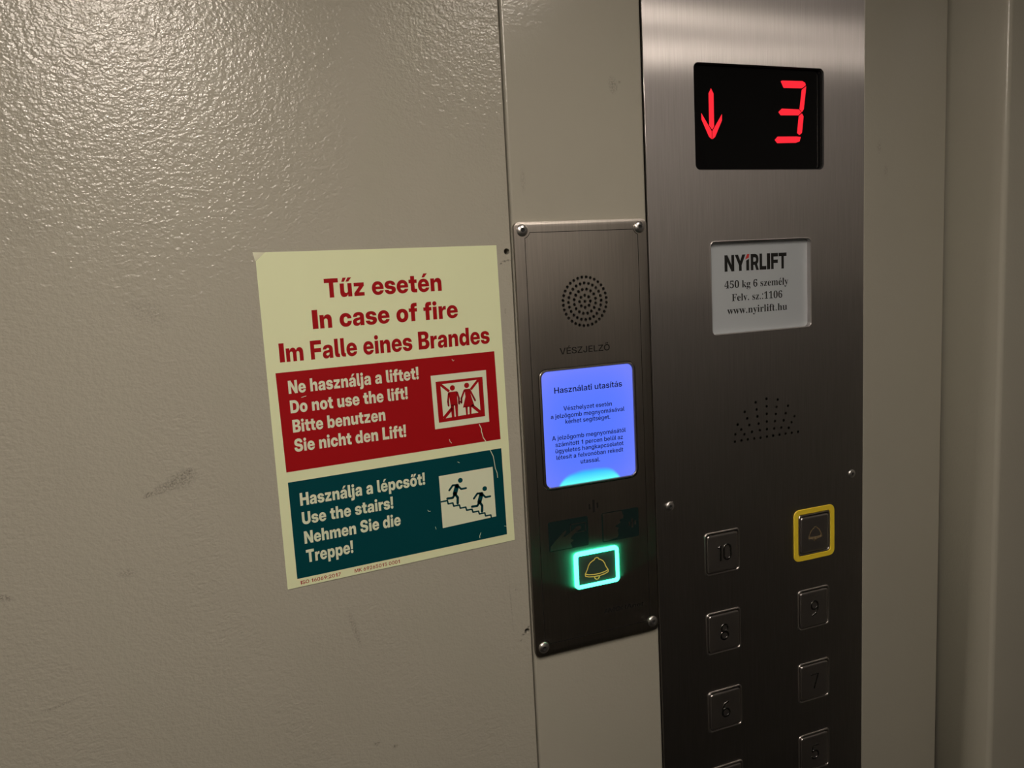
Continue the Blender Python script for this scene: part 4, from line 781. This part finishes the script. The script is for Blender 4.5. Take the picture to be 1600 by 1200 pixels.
# peeled corner lifting off the wall and curling at the tip
row = []
for k in range(7):
    t = k / 6
    q0 = (40.2 + (39.2 - 40.2) * t, 15.2 + (20.4 - 15.2) * t)
    q1 = (46.4 + (39.2 - 46.4) * t, 20.2 + (20.4 - 20.2) * t)
    lift = 0.45 + 1.0 * math.sin(t * math.pi * 0.62)
    row.append((q0, q1, lift))
for (a0, a1, la), (b0, b1, lb) in zip(row, row[1:]):
    fl.f.append(fl.add([(a0[0], a0[1], la), (a1[0], a1[1], la), (b1[0], b1[1], lb), (b0[0], b0[1], lb)]))
tag(fl.build('peeled_corner', 'paper_back', sign), 'peeled corner curling off the wall')

for s, xa, za, xb, zb in (('Tűz esetén', 78.6, -8.3, 152.1, -8.2), ('In case of fire', 69.9, -26.5, 161.8, -25.9),
                          ('Im Falle eines Brandes', 49.0, -44.9, 182.5, -44.1)):
    text(MB(), s, 'bold', xa, za, xb, zb, 11.4, 0.5).build('heading_lettering', 'red_print', sign, smooth=False)
rp = [(45.8, -51.0), (46.8, -111.7), (186.2, -108.6), (185.2, -49.6)]
red = MB().poly(rp, 0.5).build('red_block', 'red_print', sign, smooth=False)
for s, xa, za, xb, zb, c in (('Ne használja a liftet!', 52.4, -64.1, 133.1, -63.0, 7.9), ('Do not use the lift!', 52.5, -76.0, 125.1, -74.9, 7.8),
                             ('Bitte benutzen', 52.9, -87.9, 109.8, -87.0, 7.8), ('Sie nicht den Lift!', 52.9, -99.8, 122.3, -99.0, 7.9)):
    text(MB(), s, 'bold', xa, za, xb, zb, c, 0.55).build('lettering', 'white_print', red, smooth=False)
pf = MB()
# cream square with the red frame cut out of it
pf.cap([(140.9, -61.7), (141.6, -96.6), (178.9, -95.9), (178.6, -61.4)], [[(143.9, -65.9), (144.4, -92.6), (176.2, -91.9), (175.9, -65.6)]], 0.55)
pf.cap([(147.0, -67.8), (147.6, -90.3), (173.2, -88.9), (172.8, -67.3)], (), 0.55)
pf.build('pictogram_frame', 'white_print', red, smooth=False)
fg = MB()
P = 0.6
fg.stroke([(147.0, -67.9), (152.6, -73.0)], 1.7, P, caps=False).stroke([(172.8, -67.5), (167.3, -73.2)], 1.7, P, caps=False)
fg.stroke([(147.7, -90.2), (154.0, -84.0)], 2.0, P, caps=False).stroke([(173.1, -88.9), (167.3, -83.6)], 2.0, P, caps=False)
fg.disc(154.9, -70.9, 1.75, P).disc(164.7, -70.2, 1.75, P)
fg.poly([(152.2, -73.4), (157.8, -73.3), (157.8, -82.5), (153.0, -82.6)], P)                       # man: trunk
fg.stroke([(152.2, -74.3), (151.4, -79.5), (151.6, -82.2)], 1.25, P).stroke([(157.9, -74.2), (158.9, -78.0), (158.8, -81.6)], 1.25, P)
fg.poly([(153.0, -82.0), (155.3, -82.0), (155.1, -90.2), (153.3, -90.2)], P).poly([(155.8, -82.0), (158.0, -82.0), (157.6, -89.8), (156.1, -89.9)], P)
fg.poly([(163.0, -72.6), (166.4, -72.6), (167.4, -77.5), (169.3, -84.4), (161.2, -84.6), (163.4, -77.5)], P)  # woman: dress
fg.stroke([(162.9, -73.3), (160.6, -78.3), (160.4, -81.2)], 1.2, P).stroke([(166.6, -73.3), (169.0, -78.6), (169.9, -80.7)], 1.2, P)
fg.poly([(162.9, -84.0), (164.5, -84.0), (164.3, -89.5), (163.1, -89.5)], P).poly([(165.6, -84.0), (167.2, -84.0), (166.8, -89.3), (165.6, -89.4)], P)
fg.stroke([(158.6, -80.6), (160.5, -80.4)], 1.0, P)
fg.build('pictogram_figures', 'red_print', red, smooth=False)
scratch(red, [(171.8, -96.9), (173.1, -100.0), (173.0, -101.8), (173.5, -103.6), (174.0, -106.1), (175.6, -108.6)], 0.55, 0.58)
scratch(red, [(150.7, -104.3), (151.0, -105.8), (152.0, -106.9)], 0.4, 0.58)
scratch(red, [(155.9, -52.4), (156.6, -53.5), (157.2, -53.0)], 0.4, 0.58)
scratch(red, [(59.6, -67.0), (62.4, -66.4)], 0.3, 0.58)
scratch(red, [(176.2, -84.0), (176.8, -84.8)], 0.35, 0.58)

gp = [(47.1, -118.1), (47.4, -179.2), (187.0, -174.5), (186.3, -114.8)]
green = MB().poly(gp, 0.5).build('green_block', 'green_print', sign, smooth=False)
for s, xa, za, xb, zb, c in (('Használja a lépcsőt!', 53.3, -133.6, 132.5, -131.8, 8.0), ('Use the stairs!', 53.5, -145.5, 110.6, -144.2, 7.8),
                             ('Nehmen Sie die', 53.8, -157.8, 114.6, -156.0, 7.9), ('Treppe!', 54.0, -169.9, 83.0, -168.7, 8.1)):
    text(MB(), s, 'bold', xa, za, xb, zb, c, 0.55).build('lettering', 'white_print', green, smooth=False)
MB().poly([(141.9, -127.7), (142.3, -162.7), (179.9, -160.8), (179.4, -126.6)], 0.55).build('pictogram_frame', 'white_print', green, smooth=False)
fg = MB()
def runner(dx, dz):
    S = lambda pts, w: fg.stroke([(x + dx, z + dz) for x, z in pts], w, P)
    fg.disc(156.3 + dx, -132.5 + dz, 1.65, P)
    S([(153.8, -135.9), (152.0, -141.0)], 3.0)                                       # trunk
    S([(153.8, -135.2), (150.9, -135.1), (148.3, -138.1)], 1.35)                     # rear arm
    S([(154.3, -135.9), (156.5, -138.4), (159.9, -138.3)], 1.35)                     # front arm
    S([(152.0, -141.2), (150.4, -143.4), (146.7, -143.4)], 1.6)                     # rear leg
    S([(152.2, -141.2), (153.8, -143.8), (153.5, -147.6)], 1.75)                     # front leg
runner(0, 0)
runner(16.6, -8.1)
st = [(142.3, -144.9), (146.6, -144.7), (147.0, -147.0), (150.2, -146.9), (150.7, -149.1), (154.6, -149.0), (155.1, -151.2), (158.9, -151.1), (159.4, -153.3),
      (163.2, -153.2), (163.7, -155.3), (167.6, -155.2), (168.1, -157.2), (171.9, -157.1), (172.4, -159.3), (176.1, -159.2), (176.4, -161.1)]
fg.stroke(st, 1.05, P)
fg.build('pictogram_figures', 'green_print', green, smooth=False)
scratch(green, [(178.3, -114.9), (179.4, -117.5), (180.3, -119.6), (180.7, -122.7), (181.2, -127.6), (182.4, -131.4), (182.5, -134.4)], 0.45, 0.58)
scratch(green, [(155.4, -120.0), (156.4, -120.6)], 0.5, 0.58)
scratch(green, [(133.0, -149.0), (133.5, -149.9), (134.7, -150.0)], 0.4, 0.58)
scratch(green, [(137.3, -161.0), (137.7, -162.6)], 0.35, 0.58)
scratch(green, [(168.4, -170.2), (167.4, -172.3), (167.4, -173.6)], 0.4, 0.58)
scratch(green, [(185.4, -168.4), (186.9, -168.9)], 0.35, 0.58)
text(MB(), 'ISO 16069:2017', 'medium', 49.3, -183.1, 74.0, -182.2, 2.3, 0.5).build('small_print', 'red_print', sign, smooth=False)
text(MB(), 'MK 69265015 0001', 'medium', 82.8, -181.9, 112.1, -180.9, 2.3, 0.5).build('small_print', 'red_print', sign, smooth=False)

# ---------------------------------------------------------------- screws (built once, copied)
def screw(parent, x, z, p, r, m='chrome'):
    mb = MB()
    h = r * 0.42
    prof = [(r, p)]
    for k in range(1, 6):
        t = math.pi / 2 * k / 8.2
        prof.append((r * math.cos(t) ** 0.9, p + h * math.sin(t)))
    prof.append((r * 0.44, p + h))
    mb.lathe(x, z, prof)
    # hexagonal socket walls
    hexo = circle(x, z, r * 0.44, 28)
    hexi = [(x + (u - x) * k, z + (w - z) * k) for (u, w), k in
            zip(hexo, [0.92 * math.cos(math.pi / 6) / math.cos((2 * math.pi * i / 28) % (math.pi / 3) - math.pi / 6) for i in range(28)])]
    mb.band(hexo, p + h, hexi, p + h)
    mb.band(hexi, p + h, hexi, p + h * 0.45)
    s = mb.build('screw', m, parent)
    sk = MB()
    sk.cap(hexi, (), p + h * 0.47)
    sk.build('hex_socket', 'dark', s, smooth=False)
    return s

# ---------------------------------------------------------------- emergency intercom
ic = thing('emergency_intercom', 252.3, -116.5, 0, 'narrow steel emergency intercom with blue screen, screwed to the wall beside the fire notice', 'intercom')
T = 2.6   # plate face
grille_holes = [circle(252.1, -21.1, 1.05, 12)]
for ring, count in ((1, 8), (2, 16), (3, 24), (4, 32)):
    for k in range(count):
        t = 2 * math.pi * (k + (0.5 if ring in (2, 4) else 0)) / count + (math.pi / 2)
        grille_holes.append(circle(252.1 + ring * 4.12 * math.cos(t), -21.1 + ring * 4.12 * math.sin(t), 1.05, 12))
screen_hole = rrect(214.6, 289.4, -148.8, -64.6, 6.2)(0)
alarm_hole = rrect(235.0, 270.3, -222.9, -196.0, 3.0)(0)
pl = MB().solid(rrect(202.7, 302.2, -266.4, 33.2, 4.0), [(0, 0), (0, T - 0.3), (0.1, T - 0.1), (0.3, T)], grille_holes + [screen_hole[::-1], alarm_hole[::-1]])
pl.build('face_plate', 'steel_plate', ic)
MB().box(230, 274, -42, 0, 0.05, 0.5).build('speaker_cone', 'dark', ic, smooth=False)
# engraved border dodging the four screws
sx0, sx1, sz0, sz1 = 208.6, 296.6, -259.8, 27.7
lx0, lx1, lz0, lz1 = 210.1, 294.9, -258.2, 26.2
line = []
for cx, cz, X, Z, order in ((sx0, sz1, lx0, lz1, 'tl'), (sx1, sz1, lx1, lz1, 'tr'), (sx1, sz0, lx1, lz0, 'br'), (sx0, sz0, lx0, lz0, 'bl')):
    R_ = 5.3
    ax = math.copysign(math.sqrt(R_ ** 2 - (X - cx) ** 2), 0.5 * (sz0 + sz1) - cz)   # point on the upright line
    az = math.copysign(math.sqrt(R_ ** 2 - (Z - cz) ** 2), 0.5 * (sx0 + sx1) - cx)   # point on the level line
    pa = math.atan2(ax, X - cx)
    pb = math.atan2(Z - cz, az)
    if order in ('tr', 'bl'):
        pa, pb = pb, pa
    dlt = (pb - pa + math.pi) % (2 * math.pi) - math.pi
    line += [(cx + R_ * math.cos(pa + dlt * k / 8), cz + R_ * math.sin(pa + dlt * k / 8)) for k in range(9)]
MB().stroke(line, 0.42, T + 0.03, closed=True).build('engraved_border', 'engrave', ic, smooth=False)
text(MB(), 'VÉSZJELZŐ', 'medium', 231.5, -55.7, 269.8, -55.9, 4.35, T + 0.03).build('engraved_lettering', 'engrave', ic, smooth=False)
# screen in its rounded bezel
scr = thing_part = MB().solid(rrect(217.1, 287.0, -146.7, -66.7, 4.4), [(0, 0.1), (0, T - 0.4), (0.5, T - 0.1)]).build('screen', 'screen', ic)
bz = MB().ring(rrect(215.2, 288.8, -148.2, -65.2, 5.8)(0), rrect(217.0, 287.1, -146.8, -66.6, 4.4)(0), [(0, 0.2), (0, T + 0.1), (0.25, T + 0.55), (0.75, T + 0.55), (1, T + 0.1), (1, 0.2)])
bz.build('screen_bezel', 'steel_plate', ic)
sp_ = T + 0.02
for s, f, xa, za, xb, zb, c in (('Használati utasítás', 'medium', 226.1, -81.9, 278.4, -82.1, 4.1),
                                ('Vészhelyzet esetén', 'medium', 232.4, -94.3, 269.8, -94.9, 3.05),
                                ('a jelzőgomb megnyomásával', 'medium', 222.6, -99.1, 279.6, -99.6, 3.05),
                                ('kérhet segítséget.', 'medium', 233.4, -103.5, 268.1, -104.0, 3.05),
                                ('A jelzőgomb megnyomásától', 'medium', 222.8, -114.1, 280.0, -114.8, 3.05),
                                ('számított 1 percen belül az', 'medium', 225.1, -118.8, 277.6, -119.6, 3.05),
                                ('ügyeletes hangkapcsolatot', 'medium', 224.9, -123.2, 277.9, -124.0, 3.05),
                                ('létesít a felvonóban rekedt', 'medium', 225.4, -127.8, 277.5, -128.6, 3.05),
                                ('utassal.', 'medium', 243.7, -132.8, 258.8, -133.2, 3.05)):
    text(MB(), s, f, xa, za, xb, zb, c, sp_).build('screen_lettering', 'screen_ink', scr, smooth=False)
# sound wave mark and the two instruction tiles
wv = MB().solid(rrect(251.4, 253.2, -169.1, -160.0, 0.4, 3), [(0, T), (0, T + 0.05)], back=False)
wv.solid(rrect(248.2, 249.7, -166.6, -162.7, 0.7, 3), [(0, T), (0, T + 0.05)], back=False)
wv.solid(rrect(254.6, 256.1, -166.5, -162.5, 0.7, 3), [(0, T), (0, T + 0.05)], back=False)
wv.build('sound_wave_mark', 'engrave', ic, smooth=False)
t1 = MB().solid(rrect(216.6, 247.3, -192.2, -170.8, 1.2, 4), [(0, T), (0, T + 0.05)], back=False).build('pressing_hand_tile', 'tile', ic, smooth=False)
hd = MB().poly([(217.4, -191.6), (218.1, -188.1), (222.5, -184.0), (228.4, -179.2), (229.6, -178.5), (230.4, -179.1), (229.8, -180.6), (227.6, -182.7), (229.2, -182.9), (237.0, -178.4),
                (238.4, -177.1), (240.4, -176.9), (241.7, -177.8), (241.4, -179.4), (238.6, -180.5), (234.4, -183.4), (233.5, -185.1), (235.6, -186.6), (233.2, -188.2), (234.4, -191.6)], T + 0.09)
hd.stroke(rrect(233.6, 245.3, -181.3, -175.1, 0.5, 2)(0), 0.55, T + 0.08, closed=True)
hd.build('pictogram_hand', 'steel_plate', t1, smooth=False)
t2 = MB().solid(rrect(258.2, 288.1, -192.4, -170.9, 1.2, 4), [(0, T), (0, T + 0.05)], back=False).build('speaking_face_tile', 'tile', ic, smooth=False)
fc = MB().poly([(259.1, -171.5), (274.3, -171.5), (275.7, -175.2), (275.4, -177.2), (272.5, -177.9), (273.1, -180.0), (268.5, -182.2), (271.7, -183.5), (270.8, -185.4), (271.2, -188.6), (270.3, -190.6),
                (266.8, -191.0), (263.0, -191.7), (259.1, -191.7)], T + 0.09)
fc.solid(rrect(282.1, 283.4, -185.3, -178.6, 0.3, 2), [(0, T), (0, T + 0.09)], back=False)
fc.solid(rrect(279.9, 281.1, -183.8, -180.6, 0.5, 2), [(0, T), (0, T + 0.09)], back=False)
fc.solid(rrect(284.5, 285.7, -183.6, -180.2, 0.5, 2), [(0, T), (0, T + 0.09)], back=False)
fc.build('pictogram_face', 'steel_plate', t2, smooth=False)
# alarm button: glowing ring round a smoked cap with a bell
BELL = dict(body=[(-9.3, -9.2), (-8.4, -7.6), (-7.5, -6.0), (-6.6, -3.6), (-5.2, -1.6), (-3.4, -0.5), (-1.6, 0.2), (-1.1, 1.2), (0.3, 1.6), (1.6, 1.1), (2.0, 0.1), (3.6, -0.6), (5.3, -1.8), (6.6, -3.8), (7.3, -6.0), (8.2, -7.6), (9.3, -9.2)],
            rim=[(-9.3, -9.2), (-6.5, -10.2), (-2.5, -10.8), (2.5, -10.8), (6.5, -10.2), (9.3, -9.2)],
            lip=[(-9.3, -9.2), (-9.2, -10.8), (-6.5, -11.8), (-2.5, -12.4), (2.5, -12.4), (6.5, -11.8), (9.2, -10.8), (9.3, -9.2)],
            clapper=[(-2.0, -12.4), (-1.7, -13.8), (-0.6, -14.7), (0.6, -14.7), (1.7, -13.8), (2.0, -12.4)])
ab = MB().solid(rrect(237.7, 267.8, -220.3, -198.7, 1.2, 4), [(0, 0.1), (0, T + 0.4), (0.5, T + 0.8)]).build('alarm_button', 'cap_dark', ic)
MB().ring(rrect(235.3, 270.1, -222.7, -196.2, 2.8, 6)(0), rrect(237.7, 267.8, -220.3, -198.7, 1.2, 6)(0),
          [(0, 0.3), (0, T + 1.4), (0.2, T + 2.1), (0.8, T + 2.1), (1, T + 1.4), (1, 0.3)]).build('light_ring', 'led_ring', ab)
bl = MB()
for k in ('body', 'rim', 'lip', 'clapper'):
    bl.stroke([(252.3 + x * 0.985, -203.6 + z * 0.98) for x, z in BELL[k]], 0.7, T + 0.83)
bl.build('bell_symbol', 'gold', ab, smooth=False)
lg = MB()
lg.poly([(256.9, -244.9), (258.7, -242.6), (259.9, -241.6), (259.9, -244.9)], T + 0.04)
text(lg, 'MOHAnet', 'medium', 260.6, -245.0, 289.6, -245.6, 3.1, T + 0.04, shear=0.12)
lg.build('maker_lettering', 'engrave', ic, smooth=False)
s0 = screw(ic, 208.5, 27.8, T, 4.0)
for x, z in ((296.2, 27.5), (209.0, -260.0), (297.0, -259.5)):
    copy_part(s0, ic, x - 208.5, z - 27.8)

# ---------------------------------------------------------------- lift operating panel
cp = thing('lift_control_panel', 402.2, -300, 0, 'tall brushed steel lift panel with red floor display and rows of square buttons', 'control panel')
FAN = [(374.6, -134.2), (380.6, -134.1), (386.4, -134.1), (392.4, -134.1), (398.4, -134.2), (404.3, -134.2), (410.2, -134.1), (416.3, -134.1), (422.2, -134.0), (428.1, -134.1), (434.2, -134.0),
       (404.4, -104.6), (404.4, -110.5), (404.4, -116.4), (404.4, -122.4), (404.4, -128.3), (414.9, -106.5), (413.9, -112.0), (413.0, -117.4), (412.1, -123.0), (411.3, -128.6),
       (424.7, -112.4), (422.5, -117.9), (420.5, -123.3), (418.1, -128.6), (430.9, -121.3), (428.0, -125.7), (425.2, -129.7), (394.1, -106.3), (395.0, -111.9), (395.7, -117.4), (396.7, -123.1), (397.7, -128.4),
       (384.0, -112.5), (386.2, -117.8), (388.1, -123.2), (390.4, -128.7), (377.3, -121.5), (380.5, -125.7), (383.4, -129.7), (375.1, -128.7)]
disp_hole = rrect(345.0, 460.6, 66.0, 139.6, 4.0)
info_hole = rrect(356.0, 448.0, -52.9, 15.5, 4.0)
BTN = []   # (x, z, symbol)
for k, s in enumerate(('10', '8', '6', '4', '2')):
    BTN.append((361.0, -218.4 - 63.9 * k - (0.0 if k == 0 else -0.3), s))
for k, s in enumerate(('bell', '9', '7', '5', '3', '1')):
    BTN.append((449.6 if k == 0 else 448.7, -218.6 - 62.6 * k, s))
HW, HH = 16.1, 17.0
btn_holes = [rrect(x - HW, x + HW, z - HH, z + HH, 3.0)(0)[::-1] for x, z, s in BTN]
fan_holes = [circle(x, z, 1.05, 12) for x, z in FAN]
MB().solid(rrect(304.7, 500.1, -760, 335, 0.3, 2), [(0, -1.5), (0, 0.45), (0.15, 0.6)], [disp_hole(0)[::-1], info_hole(0)[::-1]] + btn_holes + fan_holes).build('face_plate', 'steel', cp)
MB().box(366, 442, -140, -98, -6, -4).build('speaker_cone', 'dark', cp, smooth=False)
# floor display
dw = MB().ring(rrect(344.8, 460.8, 65.8, 139.8, 4.0)(0), rrect(345.6, 460.0, 66.6, 139.0, 3.6)(0), [(0, -5), (0, 0.3), (1, -0.6), (1, -5)])
fd = MB().solid(rrect(345.2, 460.4, 66.2, 139.4, 3.8), [(0, -8), (0, -3.0)]).build('floor_display', 'glass', cp)
dw.build('display_rim', 'dark', cp)
pz = -2.95
ar = MB()
ar.poly([(361.8, 123.2), (363.9, 119.6), (363.9, 97.0), (362.2, 94.6), (359.7, 97.4), (359.7, 119.6)], pz)
ar.poly([(353.2, 106.0), (353.3, 101.5), (359.4, 89.6), (361.75, 88.0), (361.75, 93.6)], pz)
ar.poly([(370.8, 105.6), (370.7, 101.2), (364.6, 89.6), (362.25, 88.0), (362.25, 93.6)], pz)
ar.build('down_arrow', 'red_led', fd, smooth=False)
dg = MB()
dg.poly([(423.4, 130.0), (424.6, 130.6), (443.4, 130.9), (446.0, 129.8), (446.6, 128.0), (443.0, 125.7), (426.0, 125.4)], pz)
dg.poly([(447.0, 127.4), (446.7, 124.6), (444.6, 110.6), (442.8, 108.4), (440.6, 110.6), (442.8, 124.6)], pz)
dg.poly([(421.0, 108.1), (424.2, 110.6), (440.0, 110.4), (442.4, 108.3), (439.6, 106.1), (423.0, 105.8)], pz)
dg.poly([(442.9, 107.6), (444.4, 105.4), (442.8, 93.4), (440.4, 91.8), (438.2, 93.2), (439.9, 105.6)], pz)
dg.poly([(417.4, 88.0), (420.0, 90.4), (437.8, 90.7), (441.6, 90.4), (440.6, 87.2), (437.0, 86.1), (419.6, 85.7)], pz)
dg.build('digit', 'red_led', fd, smooth=False)
# information plate
ip = MB().solid(rrect(356.3, 447.7, -52.6, 15.2, 3.7), [(0, -7), (0, -3.2)]).build('information_plate', 'info_white', cp)
MB().ring(info_hole(-0.4), info_hole(0.7), [(0, 0.55), (0.5, 0.75), (1, 0.3), (1, -3.4)]).build('plate_surround', 'steel', cp)
q = -3.16
lg = MB()
text(lg, 'NY', 'bold', 370.9, -6.8, 389.6, -6.8, 12.0, q)
lg.poly([(390.3, -6.8), (392.9, -6.8), (392.9, 1.8), (390.3, 0.6)], q)
text(lg, 'RLIFT', 'bold', 394.4, -6.8, 427.6, -6.9, 12.0, q)
lg.build('maker_lettering', 'black_print', ip, smooth=False)
MB().poly([(389.2, 1.4), (391.2, 5.3), (393.3, 5.3), (392.6, 2.6)], q).build('red_dot', 'logo_red', ip, smooth=False)
for s, xa, xb, z in (('450 kg 6 személy', 370.5, 429.1, -19.1), ('Felv. sz.:1106', 376.8, 423.3, -28.8), ('www.nyirlift.hu', 372.5, 427.8, -38.3)):
    text(MB(), s, 'serif', xa, z, xb, z, 5.2, q).build('lettering', 'black_print', ip, smooth=False)
s1 = screw(cp, 315.9, -175.4, 0.6, 3.5)
for dx, dz in ((172.6, 0), (0, -540), (172.6, -540)):
    copy_part(s1, cp, dx, dz)

def arc(cx, cz, rx, rz, a0, a1, n=14):
    return [(cx + rx * math.cos(math.radians(a0 + (a1 - a0) * k / n)), cz + rz * math.sin(math.radians(a0 + (a1 - a0) * k / n))) for k in range(n + 1)]

DIGITS = {  # centre lines in millimetres about the middle of the numeral
    '0': [(arc(0, 2.6, 3.6, 3.6, 0, 180) + arc(0, -2.6, 3.6, 3.6, 180, 360), True)],
    '1': [([(-1.6, 4.6), (0.4, 6.2), (0.4, -6.2)], False)],
    '2': [(arc(0, 2.9, 3.4, 3.3, 165, -40) + [(-3.4, -6.2), (3.6, -6.2)], False)],
    '3': [(arc(-0.3, 3.1, 3.2, 3.1, 150, -80, 12) + arc(-0.3, -3.0, 3.6, 3.2, 80, -150, 14), False)],
    '4': [([(1.6, -6.2), (1.6, 6.2), (-4.0, -3.0), (4.0, -3.0)], False)],
    '5': [([(3.2, 6.2), (-2.6, 6.2), (-3.0, 0.6)] + arc(-0.2, -2.4, 3.7, 3.8, 135, -150, 16), False)],
    '6': [(arc(0, -2.7, 3.5, 3.5, 0, 360, 20)[:-1], True), ([(-3.5, -2.7), (-3.2, 1.4), (-1.2, 5.0), (2.2, 6.3)], False)],
    '7': [([(-3.6, 6.2), (3.6, 6.2), (-0.6, -6.2)], False)],
    '8': [(arc(0, 3.2, 3.0, 3.0, 0, 360, 20)[:-1], True), (arc(0, -3.1, 3.6, 3.2, 0, 360, 20)[:-1], True)],
    '9': [(arc(0, 2.7, 3.5, 3.5, 0, 360, 20)[:-1], True), ([(3.5, 2.7), (3.2, -1.4), (1.2, -5.0), (-2.2, -6.3)], False)],
}
def push_button(x, z, symbol, first):
    name = 'alarm_button' if symbol == 'bell' else 'floor_button'
    if first is None or symbol == 'bell':
        mb = MB()
        mb.solid(rrect(x - 13.9, x + 13.9, z - 14.8, z + 14.8, 2.2), [(0, -6), (0, 0.9), (0.15, 1.35), (0.5, 1.75), (1.0, 1.95), (1.8, 2.05)])
        b = mb.build(name, 'steel_button', cp)
        if symbol == 'bell':
            yr = MB().ring(rrect(x - 20.4, x + 20.4, z - 21.2, z + 21.2, 5.0)(0), rrect(x - 16.2, x + 16.2, z - 17.1, z + 17.1, 2.9)(0),
                           [(0, 0.55), (0, 1.1), (0.06, 1.4), (0.94, 1.4), (1, 1.1), (1, -2)])
            tag(yr.build('yellow_frame', 'yellow', b), 'yellow frame')
        rim = MB().ring(rrect(x - 16.0, x + 16.0, z - 16.9, z + 16.9, 2.9)(0), rrect(x - 14.5, x + 14.5, z - 15.4, z + 15.4, 2.3)(0),
                        [(0, 0.4), (0.08, 0.95), (0.25, 1.35), (0.5, 1.5), (0.75, 1.35), (0.92, 0.95), (1, 0.2), (1, -5)])
        rim.build('rim', 'steel_button', b)
    else:
        b = copy_part(first, cp, x - BTN[0][0], z - BTN[0][1])
    return b
first = None
made = []
for x, z, s in BTN:
    b = push_button(x, z, s, first)
    if first is None:
        first = b
    made.append((b, x, z, s))
for b, x, z, s in made:
    n = MB()
    if s == 'bell':
        for k in ('body', 'rim', 'lip', 'clapper'):
            n.stroke([(x + u * 0.7, z + 4.6 + w * 0.7) for u, w in BELL[k]], 0.8, 2.1)
        ox, oz = 0, 0
        o = n.build('bell_symbol', 'gold_dull', b, smooth=False)
        tag(b, 'square alarm button with bell symbol in a yellow frame')
    else:
        wide = -5.4 * (len(s) - 1) / 2
        for i, ch in enumerate(s):
            for path, closed in DIGITS[ch]:
                n.tube([(x + wide + i * 5.6 + (0.9 if len(s) > 1 and i else 0) + u * (0.86 if len(s) > 1 else 0.95), z + w * 0.95) for u, w in path], 0.85, 2.03, 0.4, closed)
        # numeral vertices are laid out where this button sits
        o = n.build('numeral', 'dark_steel', None)
        o.parent = b
        o.location = -(cp.location + b.location)
        tag(b, 'square steel button with raised number ' + s)
